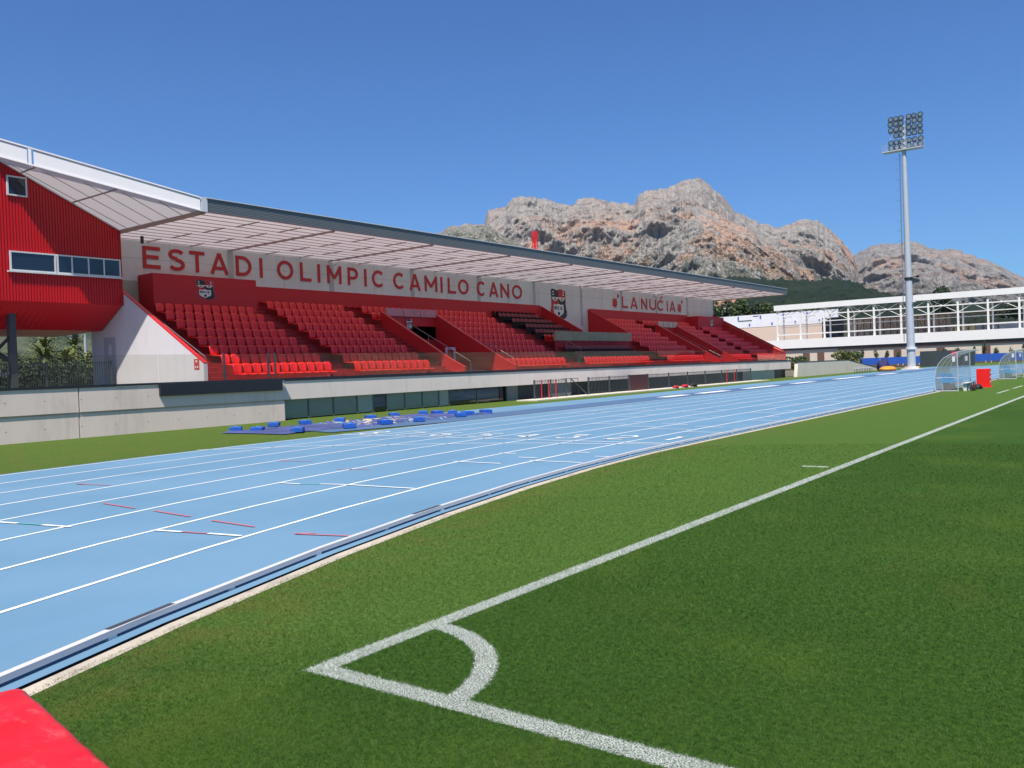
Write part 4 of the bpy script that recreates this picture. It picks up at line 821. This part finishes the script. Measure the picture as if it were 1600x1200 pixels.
# ------------------------------------------------------------------ dugouts
def dugout(x0, y0, L, label):
    t = thing('dugout', label, 'dugout', (x0, y0, 0), 'team dugouts on the touchline'); 
    prof = [(-.02, 0), (-.04, .5), (0.02, .9), (.12, 1.12), (.30, 1.33), (.55, 1.47), (.85, 1.57), (1.15, 1.62)]
    prof = [(a*1., bb) for a, bb in prof]
    mb = MB()
    for (a, c1), (b2, d1) in zip(prof, prof[1:]): mb.quad((x0+a, y0, c1), (x0+b2, y0, d1), (x0+b2, y0+L, d1), (x0+a, y0+L, c1))
    mb.build('curved_shell', G_dug, t, smooth=True)
    for yy in (y0, y0+L):
        pp = [p for p in prof if p[0] < .8]+[(.80, 1.55)]
        pol = [(x0+a, yy, c1) for a, c1 in pp]+[(x0+.80, yy, 0)]
        MB().add(pol, [tuple(range(len(pol)))]).build('side_panel', G_dug, t)
        mb = MB().path([(x0+a, yy, c1) for a, c1 in prof], .016, 6); mb.tube((x0+.80, yy, 0), (x0+.80, yy, 1.55), .022, 6); mb.tube((x0, yy, .02), (x0+.8, yy, .02), .018, 6).tube((x0, yy, .55), (x0+.8, yy, .55), .012, 6); mb.build('side_frame', M_alu, t)
        MB().box(x0+.62, x0+.72, yy-.012, yy+.012, 1.18, 1.38).build('notice', M_white, t)
    mb = MB().tube((x0+1.15, y0-.03, 1.62), (x0+1.15, y0+L+.03, 1.62), .022, 6); mb.tube((x0+.55, y0, 1.47), (x0+.55, y0+L, 1.47), .014, 6).tube((x0, y0, .9), (x0, y0+L, .9), .014, 6).tube((x0-.02, y0, .03), (x0-.02, y0+L, .03), .018, 6)
    for yy in (y0+L/3, y0+2*L/3): mb.path([(x0+a, yy, c1) for a, c1 in prof], .012, 6)
    mb.build('frame_rail', M_alu, t)
    MB().box(x0+.2, x0+.24, y0+.1, y0+L-.1, 0, .34).box(x0+.5, x0+.54, y0+.1, y0+L-.1, .28, .32).build('bench_frame', M_alu, t)
    MB_s = mat('seat_blue', (.02, .38, .75), .4)
    for i in range(5):
        yc = y0+.32+(L-.64)*i/4; mb = MB(); mb.box(x0+.18, x0+.52, yc-.20, yc+.20, .34, .38); mb.prism([(x0+.18, yc-.19, .38), (x0+.18, yc+.19, .38), (x0+.10, yc+.17, .68), (x0+.10, yc-.17, .68)], (.03, 0, .0)); mb.build('bucket_seat', MB_s, t, bevel=.01)
    return t
dugout(-3.50, 35.1, 2.9, 'nearer curved clear plastic dugout with blue seats beside the blue track')
dugout(-3.25, 51.0, 3.2, 'farther curved clear dugout cut off by the right edge of the photo')
t = thing('bottle_bench', 'small white bench with black bottle carriers in front of the nearer dugout', 'bench', (-2.45, 35.6, 0))
MB().box(-2.6, -2.4, 35.3, 36.6, .30, .325).build('bench_top', M_white, t)
for y in (35.4, 36.0, 36.5): MB().box(-2.56, -2.44, y-.015, y+.015, 0, .30).build('leg', M_white, t)
for i in range(2):
    yb = 35.55+.5*i; t = thing('bottle_carrier', ('left' if i == 0 else 'right')+' black bottle carrier standing on the grass under the white bench', 'bottle carrier', (-2.25, yb, 0), 'bottle carriers by the dugout')
    MB().box(-2.35, -2.15, yb-.17, yb+.17, .05, .14).path([(-2.25, yb-.17, .1), (-2.25, yb-.17, .34), (-2.25, yb+.17, .34), (-2.25, yb+.17, .1)], .014, 6).build('tray', M_black, t)
    for j in range(3): MB().tube((-2.25, yb-.11+.11*j, .02), (-2.25, yb-.11+.11*j, .24), .035, 8, .03).build('bottle', M_skin_b if j % 2 else M_vipr, t)
blob('kit_bag', (-2.3, 37.2, 0), .16, .3, .14, M_vip, 'dark kit bag on the grass inside the nearer dugout', 'bag', 11)
t = thing('red_box', 'red equipment box standing on the grass right of the nearer dugout', 'box', (-2.3, 39.3, 0))
MB().box(-2.62, -2.12, 39.0, 39.5, .03, .80).build('body', M_seat, t, bevel=.01); MB().box(-2.66, -2.06, 38.96, 39.54, 0, .03).build('base_tray', M_seat, t)
for z in (.2, .4, .6): MB().box(-2.118, -2.10, 39.2, 39.26, z, z+.07).build('catch', M_white, t)

# ------------------------------------------------------------------ floodlight tower
t = thing('floodlight_tower', 'tall tapering grey steel floodlight tower rising beyond the track in front of the mountain', 'floodlight', (-17.4, 97.6, 0))
MB().tube((-17.4, 97.6, .25), (-17.45, 97.6, 13.2), .44, 28, .32, caps=False).tube((-17.45, 97.6, 13.2), (-17.5, 97.6, 26.2), .31, 28, .185, caps=False).build('pole', M_galv, t, smooth=True)
MB().box(-18.3, -16.5, 96.8, 98.4, -.02, .1).tube((-17.4, 97.6, .1), (-17.4, 97.6, .3), .75, 12).build('base_plate', M_conc, t)
MB().tube((-17.4, 97.6, 2.15), (-17.4, 97.6, 2.4), .57, 20).build('white_band', M_white, t)
MB().tube((-17.44, 97.6, 9.6), (-17.44, 97.6, 9.9), .42, 16).build('collar', M_black, t)
for i, (dx, dz) in enumerate([(.95, 9.9), (.55, 7.3)]):
    MB().tube((-17.4, 97.5, dz), (-17.4+dx, 97.3, dz), .03, 6).box(-17.4+dx-.15, -17.4+dx+.15, 97.1, 97.45, dz-.1, dz+.12).build('cctv_camera', M_black if i == 0 else M_white, t)
mb = MB()
for q in range(2): mb.tube((-18.05+.0, 97.45+.3*q, 3.0), (-17.95, 97.45+.3*q, 23.3), .02, 5)
for q in range(50): z = 3.2+.4*q; mb.tube((-18.04+.002*q, 97.45, z), (-18.04+.002*q, 97.75, z), .014, 4)
mb.build('ladder', M_rail, t)
mb = MB()
for q in range(18):
    z = 4+1.1*q; n = 8
    for j in range(n): a0, a1 = math.pi*(.5+1.0*j/n), math.pi*(.5+1.0*(j+1)/n); mb.tube((-18.05+.35*math.cos(a0), 97.6+.35*math.sin(a0), z), (-18.05+.35*math.cos(a1), 97.6+.35*math.sin(a1), z), .012, 4)
mb.build('ladder_cage', M_rail, t)
mb = MB().box(-19.6, -15.6, 97.1, 98.1, 23.55, 23.66)
for xx in np.arange(-19.6, -15.59, .5): mb.tube((xx, 97.1, 23.6), (xx, 97.1, 24.5), .02, 4).tube((xx, 98.1, 23.6), (xx, 98.1, 24.5), .02, 4)
for zz in (24.05, 24.5): mb.tube((-19.6, 97.1, zz), (-19.6, 98.1, zz), .02, 4).tube((-19.6, 98.1, zz), (-15.6, 98.1, zz), .02, 4)
mb.build('platform', M_galv, t)
mb = MB()
for z in (26.8, 25.6, 24.5): mb.box(-18.9, -15.7, 97.55, 97.65, z-.05, z+.05)
mb.box(-18.85, -18.8, 97.55, 97.65, 23.6, 27.2).box(-15.8, -15.75, 97.55, 97.65, 23.6, 27.2).box(-18.2, -16.8, 97.5, 97.7, 26.15, 26.25); mb.build('crossarm', M_galv, t)
M_lens = mat('lamp_glass', (.55, .60, .66), .12, spec=.9)
zr = [27.1, 26.55, 25.95, 25.3, 24.6, 24.05]
for r_i, z in enumerate(zr):
    for ci, x in enumerate([-18.75, -18.2, -17.68+.0, -16.95, -16.38, -15.8]):
        if r_i == 3 and ci == 0: continue
        mb = MB(); d = Vector((random.uniform(.1, .5), -1, -.55)).normalized(); c0 = Vector((x, 97.45, z)); mb.tube(c0+d*.2, c0-d*.12, .29, 10, .15, mi=0); mb.tube(c0+d*.215, c0+d*.2, .20, 10, mi=1); mb.box(x-.24, x+.24, 97.5, 97.62, z-.30, z-.22, 0); mb.tube(c0-d*.1, Vector((x, 97.6, z-.12)), .05, 6); mb.build('floodlight', [mat('lamp_housing', (.09, .10, .12), .4, metal=.2), M_lens], t)

# ------------------------------------------------------------------ things beyond the track
t = thing('dark_container', 'dark grey slatted board behind the base of the floodlight tower', 'board', (-17.5, 112, 0)); mb = MB().box(-19.4, -13.5, 112, 112.5, .05, 1.95)
mb.build('panel', mat('anthracite', (.035, .045, .045), .6), t); mb = MB()
for q in range(12): mb.box(-19.4+.5*q, -19.36+.5*q, 111.97, 112, .1, 1.9)
mb.build('slat', M_dark, t); MB().box(-15.9, -15.2, 111.95, 111.99, 1.1, 1.75).build('red_notice', M_seat, t)
first = None
for i in range(14):
    x = -34+3.02*i; lab = f'low blue barrier board, {od(i+1)} from the left beyond the far bend of the track'
    if i == 0:
        first = thing('barrier_board', lab, 'barrier', (x, 141, 0), 'blue barrier boards round the far bend'); MB().box(0, 2.96, -.04, .04, .25, 1.35).build('board', mat('barrier_blue', (.02, .09, .42), .5, var=.2, vs=.4), first, world=False); MB().box(.3, .36, -.1, .1, 0, .3).box(2.6, 2.66, -.1, .1, 0, .3).build('foot', M_white, first, world=False)
    else: dup(first, (x, 141, 0), lab)
def leaves(n, c, rad, size, seed, flat=.0, lumps=7):
    R_ = np.random.default_rng(seed); cs = R_.normal(size=(lumps, 3)); cs /= np.linalg.norm(cs, axis=1)[:, None]; cs *= R_.uniform(.25, .75, (lumps, 1)); rs = R_.uniform(.35, .6, lumps)
    k = R_.integers(0, lumps, n); d = R_.normal(size=(n, 3)); d /= np.linalg.norm(d, axis=1)[:, None]; p = cs[k]+d*(rs[k]*R_.uniform(.55, 1, n)**.5)[:, None]; p = p*np.array(rad)+np.array(c)
    a = R_.normal(size=(n, 3)); a /= np.linalg.norm(a, axis=1)[:, None]; b_ = np.cross(a, R_.normal(size=(n, 3))); b_ /= np.linalg.norm(b_, axis=1)[:, None]; s = size*R_.uniform(.6, 1.3, (n, 1))
    V = np.stack([p-a*s, p+b_*s*.6, p+a*s, p-b_*s*.6], 1).reshape(-1, 3); F = np.arange(4*n).reshape(-1, 4); return V, F
def tree(name, x, y, z0, h, r, m, label, cat, seed, n=1600, size=None, group=None, cone=False):
    t = thing(name, label, cat, (x, y, z0), group); ts = h*.38
    mb = MB().tube((x, y, z0), (x+.03*h, y, z0+h*.6), h*.028, 8, h*.012)
    for q in range(4): a = q*1.7+seed; mb.tube((x+.015*h, y, z0+h*(.3+.07*q)), (x+math.cos(a)*r*.6, y+math.sin(a)*r*.6, z0+h*(.55+.07*q)), h*.012, 5, h*.004)
    mb.build('trunk', M_trunk, t)
    V, F = leaves(n, (x, y, z0+h*.62), (r, r, h*.42), size or h*.035, seed)
    if cone: f = np.clip((z0+h*1.05-V[:, 2])/(h*.8), .12, 1)[:, None]; V[:, :2] = (V[:, :2]-np.array([x, y]))*f+np.array([x, y])
    o = npmesh('crown', V-np.array([x, y, z0]), F, m, smooth=False); o.parent = t; return t
for i in range(22):
    x = -36+1.75*i+random.uniform(-.3, .3); tree('young_shrub', x, 144+random.uniform(-.4, .6), .3, random.uniform(1.7, 2.9), random.uniform(.30, .5), M_leaf, 'small upright green shrub in the row planted behind the blue barrier boards', 'shrub', 100+i, 260, .12, 'shrubs planted behind the blue barriers')
struct(MB().box(-60, 40, 142.5, 147, -.2, .32).build('planting_bed', M_trunk))
tree('round_bush', -26.5, 88, 0, 2.0, 1.6, M_leaf, 'round grey-green bush beyond the far end of the red seating', 'bush', 200, 1500, .12)
tree('olive_bush', -24.0, 97, 0, 2.4, 1.6, M_palm, 'yellow-green bush above the sloping ramp wall, left of its tip', 'bush', 201, 1500, .12)
tree('olive_bush', -25.2, 104, 0, 2.2, 1.3, M_leaf, 'darker bush behind the ramp wall under the white building', 'bush', 202, 1200, .12)
hp = None
for i in range(7):
    lab = f'low training hurdle, {od(i+1)} from the left in the row before the ramp wall'
    if hp is None:
        hp = thing('training_hurdle', lab, 'hurdle', (-19.2, 82.5, 0), 'hurdles stored by the ramp wall'); MB().tube((0, -.3, 0), (0, -.3, .5), .02, 5).tube((0, .3, 0), (0, .3, .5), .02, 5).build('leg', M_dark, hp, world=False); MB().box(-.02, .02, -.4, .4, .42, .52).build('bar', M_white, hp, world=False)
    else: dup(hp, (-19.2+.05*i, 82.5+.75*i, 0), lab)
t = thing('yellow_mat', 'yellow domed vinyl mat with a red underside on the grass near the ramp tip', 'mat', (-17.6, 88, 0))
o = blob('dome', (0, 0, .08), .75, 1.3, .30, M_yel, None, None, 21, amp=.12); o.parent = t; o = blob('underside', (0, 0, 0), .75, 1.2, .2, M_lred, None, None, 22, amp=.1); o.parent = t
blob('folded_cover', (-18.6, 90.6, 0), .55, .7, .8, M_navy, 'dark purple bundled cover standing behind the yellow mat', 'cover', 23, amp=.5)

# ------------------------------------------------------------------ white building with open steel frame
B = thing('white_building', 'long white building with an open braced steel gallery under a flat roof', 'building', (-25, 155, 0)); YB = 150
cx_ = [-50.36, -46.24, -42.13, -38.05, -33.9, -29.68, -25.52, -21.22, -16.99, -12.74, -8.5, -4.2, 0, 4.2]
M_bw = mat('bright_white', (.82, .79, .75), .6, var=.03, stain=.05)
MB().prism([(-50.8, YB-.3, 10.75), (-50.8, YB-.3, 11.25), (-50.8, YB+9, 11.5), (-50.8, YB+9, 11.0)], (60, 0, 0)).build('roof', M_bw, B)
MB().box(-50.8, 9.2, YB-.42, YB-.30, 10.35, 11.3).build('eaves_band', M_bw, B)
for x in cx_:
    MB().box(x-.14, x+.14, YB-.14, YB+.14, 5.1, 10.75).build('column', M_bw, B); MB().box(x-.12+.35, x+.12+.35, YB+2.2, YB+2.4, 4.9, 9.3).build('column', M_bw, B)
    mb = MB(); mb.tube((x, YB, 10.6), (x+.35, YB+2.3, 9.2), .06, 5).tube((x+.35, YB+2.3, 9.3), (x+.35, YB+8.5, 10.9), .06, 5); mb.build('raking_strut', M_bw, B)
for z, y, r in [(9.3, YB, .09), (8.05, YB+.0, .06), (7.4, YB+2.3, .06), (6.0, YB, .10), (8.2, YB+2.3, .05)]: MB().box(-50.4, 9, y-r, y+r, z-r, z+r).build('girder', M_bw, B)
for a, c in zip(cx_, cx_[1:]): MB().tube((a, YB+.05, 10.5), (c, YB+.05, 8.1), .05, 5).tube((a, YB+.12, 8.1), (c, YB+.12, 10.5), .05, 5).build('cross_brace', M_bw, B)
MB().box(-62, 10, YB-.5, YB+10, 3.55, 5.1).build('parapet', M_bw, B)
MB().box(-51, 10, YB-.2, YB+10, 3.2, 3.55).build('shadow_gap', M_dark, B)
MB().box(-62, 10, YB, YB+10, -.2, 3.2).build('lower_wall', M_beigew, B)
MB().box(-40, 10, YB-.12, YB-.0, 2.95, 3.2).build('rust_band', M_rust, B)
for x in (-46, -43.5, -39, -31, -24.5, -18, -11, -5): MB().box(x, x+1.2, YB-.03, YB-.001, .3, 2.6).build('doorway', mat('brown_door', (.14, .07, .05), .6), B)
MB().box(-45.3, -41.5, YB+9.2, YB+9.4, 5.1, 9.0).build('dark_opening', M_dark, B)
mb = MB()
for x in np.arange(-38.5, -16, 1.1): mb.box(x-.07, x+.07, YB+7, YB+7.2, 5.1, 8.2)
for x in np.arange(-38.5, -17, 2.2): mb.tube((x, YB+7.05, 5.2), (x+1.1, YB+7.05, 8.1), .05, 4).tube((x+2.2, YB+7.05, 5.2), (x+1.1, YB+7.05, 8.1), .05, 4)
mb.box(-39, -16, YB+7, YB+7.2, 8.1, 8.3); mb.build('inner_truss', M_rust, B)
MB().box(-41, -24, YB+9.5, YB+9.8, 5.1, 8.2).build('inner_wall', mat('peach_wall', (.80, .60, .46), .8), B)
MB().box(-20, 10, YB+9.5, YB+9.8, 5.1, 6.4).build('inner_wall', M_bw, B)
t = thing('site_hoarding', 'white hoarding with small blue marks above a peach wall behind the stand end', 'hoarding', (-62, 172, 0))
MB().box(-73, -46, 172, 172.3, 8.6, 11.2).build('panel', mat('hoarding_white', (.80, .78, .80), .6, var=.05, stain=.1), t); MB().box(-73, -46, 172.05, 172.4, -.2, 8.58).build('wall', mat('peach_wall2', (.70, .53, .42), .8, var=.04), t)
mb = MB()
for q in range(9): x = -69+2.4*q; mb.box(x, x+.32, 171.94, 171.99, 10.3 if q % 2 else 8.9, 11.0 if q % 2 else 9.4)
mb.build('blue_mark', mat('mark_blue', (.10, .14, .45), .6), t); MB().box(-66.5, -63.5, 171.94, 171.99, 10.0, 10.15).box(-63.2, -62, 171.94, 171.99, 10.85, 10.98).build('dark_mark', M_dark, t)
# trees and houses behind
for i, (x, y, h, r) in enumerate([(-84, 186, 7, 3.0), (-79.5, 188, 9.5, 3.0), (-76, 190, 9.0, 3.2), (-72.5, 189, 9.2, 3.2), (-69, 191, 8.0, 3.4), (-66, 190, 8.0, 3.2), (-62.5, 192, 7.2, 3.2), (-59, 193, 6.2, 3.4)]):
    tree('pine_tree', x, y, 6.8, h, r, M_pine if i % 2 == 0 else M_leaf, f'{"dark" if i % 2 == 0 else "lighter"} green tree, {od(i+1)} from the left behind the white hoarding', 'tree', 300+i, 2600, .35, 'trees behind the hoarding')
struct(MB().box(-140, 10, 176, 300, -.2, 7.0).build('upper_ground', M_far))
for i in range(4, 9): tree('pine_tree', -40+5.2*i, 200+3*(i % 3), 6.8, 5.2+.6*(i % 4), 4.2, M_pine, f'dark tree, {od(i-3)} from the left seen through the white steel gallery', 'tree', 330+i, 1800, .35, 'trees behind the white gallery')
tree('pine_tree', -31.5, 196, 6.8, 9.6, 3.2, M_pine, 'rounded dark pine poking above the white roof right of the tower', 'tree', 350, 3500, .3)
def house(x, y, z0, w_, d_, h, m, label, gp=None):
    t = thing('house', label, 'house', (x, y, z0), gp); wl = MB().box(x-w_/2, x+w_/2, y, y+d_, z0, z0+h).build('wall', m, t)
    MB().prism([(x-w_/2-.3, y-.3, z0+h), (x+w_/2+.3, y-.3, z0+h), (x+w_/2+.3, y+d_/2, z0+h*1.3), (x-w_/2-.3, y+d_/2, z0+h*1.3)], (0, 0, .15)).build('roof', M_tile, t)
    mb = MB()
    for q in range(max(2, int(w_/2.5))):
        xx = x-w_/2+1+2.5*q
        if xx+.9 < x+w_/2: mb.box(xx, xx+.9, y-.03, y-.001, z0+h*.35, z0+h*.65)
    mb.build('window', M_glassdk, wl)
house(-107.5, 262, 13.5, 6, 6, 6.2, M_house, 'cream house with trees before it, just right of the stand back wall'); house(-124, 300, 20.5, 7, 6, 3, mat('pale_house', (.5, .45, .38), .8), 'pale house on the slope under the far tip of the stand roof'); house(-142, 330, 24, 8, 6, 3, MATS['pale_house'], 'upper pale house close under the roof edge, left of the slope house')
house(-83.3, 127, 20.9, 1.5, 2, .9, M_bw, 'small white block on the slope beside the red mast above the roof'); house(-79.2, 127, 19.6, 1.8, 2, 1.2, M_house, 'small beige block above the stand roof right of the red mast')
t = thing('red_mast', 'red lattice mast standing behind the stand roof against the mountain', 'mast', (-85.3, 125, 0)); mb = MB()
for dx, dy in ((-.3, -.3), (.3, -.3), (-.3, .3), (.3, .3)): mb.box(-85.2+dx-.07, -85.2+dx+.07, 125+dy-.07, 125+dy+.07, 0, 26.3)
for q in range(44): z = .6*q; s = 1 if q % 2 else -1; mb.tube((-85.2-.3*s, 124.7, z), (-85.2+.3*s, 124.7, z+.6), .05, 4).tube((-84.9, 125-.3*s, z), (-84.9, 125+.3*s, z+.6), .05, 4).tube((-85.5, 125-.3*s, z), (-85.5, 125+.3*s, z+.6), .05, 4)
mb.build('lattice', M_seat, t)
# left background under the press box
def palm(x, y, z0, h, seed, label):
    t = thing('palm_tree', label, 'palm tree', (x, y, z0), 'palms behind the bar fence'); R_ = random.Random(seed); mb = MB().tube((x, y, z0), (x+.1, y, z0+h), .22, 8, .16); mb.build('trunk', M_trunk, t); mb = MB()
    for q in range(46):
        a = R_.uniform(0, 6.28); el_ = R_.uniform(-.7, 1.3); L = R_.uniform(1.0, 1.5); pr = Vector((x+.1, y, z0+h)); d = Vector((math.cos(a)*math.cos(el_), math.sin(a)*math.cos(el_), math.sin(el_))); sd = Vector((-math.sin(a), math.cos(a), 0))
        for s in range(5):
            nx_ = pr+d*L/5; wv = .20*(1-abs(s-2)/3.5)
            for f in (-1, 1): mb.quad(tuple(pr), tuple(pr+sd*f*wv*.3), tuple(nx_+sd*f*wv-Vector((0, 0, .06))), tuple(nx_))
            pr = nx_; d = (d+Vector((0, 0, -.22))).normalized()
    mb.build('crown', M_palm, t)
for i, (x, y, h) in enumerate([(-60, 24.9, 3.2), (-59, 26.2, 3.7), (-61, 27.2, 4.4), (-58, 27.2, 3.2), (-60, 28.2, 3.5), (-62, 29.8, 4.5), (-58.5, 28.9, 3.1), (-60, 30.3, 3.2)]): palm(x, y, 0, h, i, f'palm tree, {od(i+1)} from the left seen under the red press box')
V, F = leaves(9000, (-48, 20.0, 1.9), (1.6, 7.5, 1.15), .11, 77, lumps=26); tag(npmesh('hedge', V, F, M_pine, smooth=False), 'dark leafy hedge standing behind the bar fence below the palms', 'hedge', None)
t = thing('training_light', 'slim grey light mast with dark lamps behind the palms', 'floodlight', (-60, 29.75, 0)); MB().tube((-60, 29.75, 0), (-60, 29.75, 5.6), .09, 8).build('pole', M_galv, t); MB().box(-60.05, -59.95, 28.6, 31.0, 5.55, 5.62).build('crossarm', M_galv, t)
for y in (28.75, 29.2, 29.6, 30.05, 30.5): MB().box(-60.1, -59.85, y, y+.3, 5.64, 5.95).build('lamp', M_black, t)
MB().box(-60.1, -59.85, 28.8, 29.1, 5.1, 5.4).build('lamp', M_black, t)
for i, (x, y, z) in enumerate([(-280, 128, 19), (-300, 165, 20), (-330, 142, 26), (-250, 95, 17)]): house(x, y, z, 12, 9, 4.5, M_house, f'pale house, {od(i+1)} on the green hillside seen under the press box', 'hillside houses')

# ------------------------------------------------------------------ grass blades on the near turf
def blades():
    R_ = np.random.default_rng(5); P = []; W_ = []
    for d0, d1, dens, wd, amin, amax in [(2.0, 4.2, 17000, .0019, -78, 12), (4.2, 6.5, 9500, .0028, -76, 10), (6.5, 10, 4000, .0042, -74, 8), (10, 16, 1400, .0070, -70, 6)]:
        area = (d1*d1-d0*d0)*math.radians(amax-amin)/2; n = int(area*dens); r = np.sqrt(R_.uniform(d0*d0, d1*d1, n)); a = np.radians(R_.uniform(amin, amax, n))
        P.append(np.stack([CAM.x+r*np.sin(a), CAM.y+r*np.cos(a)], -1)); W_.append(np.full(n, wd))
    P = np.concatenate(P); W_ = np.concatenate(W_)
    ln = np.where(P[:, 1] > YS, -(P[:, 0]+3.596), np.hypot(P[:, 0]-CX, P[:, 1]-YS)-36.5); ln = np.where(P[:, 1] > YS, -3.596-P[:, 0], ln)
    wob = .035*fbm(P[:, 0]*3, P[:, 1]*3, P[:, 0]*0, 3, 8); k = ln < -.235+wob; P = P[k]; W_ = W_[k]; n = len(P)
    h = R_.uniform(.008, .017, n)*(1+.35*fbm(P[:, 0]*.8, P[:, 1]*.8, P[:, 0]*0, 3, 3)); a = R_.uniform(0, 6.283, n); lean = R_.uniform(.3, 1.6, n)*h; la = R_.uniform(0, 6.283, n)
    b0 = np.stack([P[:, 0]-np.cos(a)*W_/2, P[:, 1]-np.sin(a)*W_/2, np.zeros(n)], -1); b1 = np.stack([P[:, 0]+np.cos(a)*W_/2, P[:, 1]+np.sin(a)*W_/2, np.zeros(n)], -1)
    tp = np.stack([P[:, 0]+np.cos(la)*lean, P[:, 1]+np.sin(la)*lean, h], -1); V = np.stack([b0, b1, tp], 1).reshape(-1, 3); F = np.arange(3*n).reshape(-1, 3)
    tag(npmesh('grass_blades', V, F, M_blade, smooth=False), 'short mown green grass of the football pitch', 'grass', None, 'stuff')
blades()
# ------------------------------------------------------------------ air
hz = MB().box(-3600, 700, -300, 4300, -1.3, 640).build('haze', []); 
m = D.materials.new('air'); m.use_nodes = True; g = NG(m.node_tree); g.n.remove(g.n['Principled BSDF']); pv = g.node('ShaderNodeVolumePrincipled'); pv.inputs['Color'].default_value = (.74, .86, 1, 1); pv.inputs['Density'].default_value = .00005; pv.inputs['Anisotropy'].default_value = .2
g.l.new(pv.outputs[0], g.n['Material Output'].inputs['Volume']); hz.data.materials.append(m); tag(hz, 'faint blue haze in the air in front of the mountain', None, None, 'stuff')
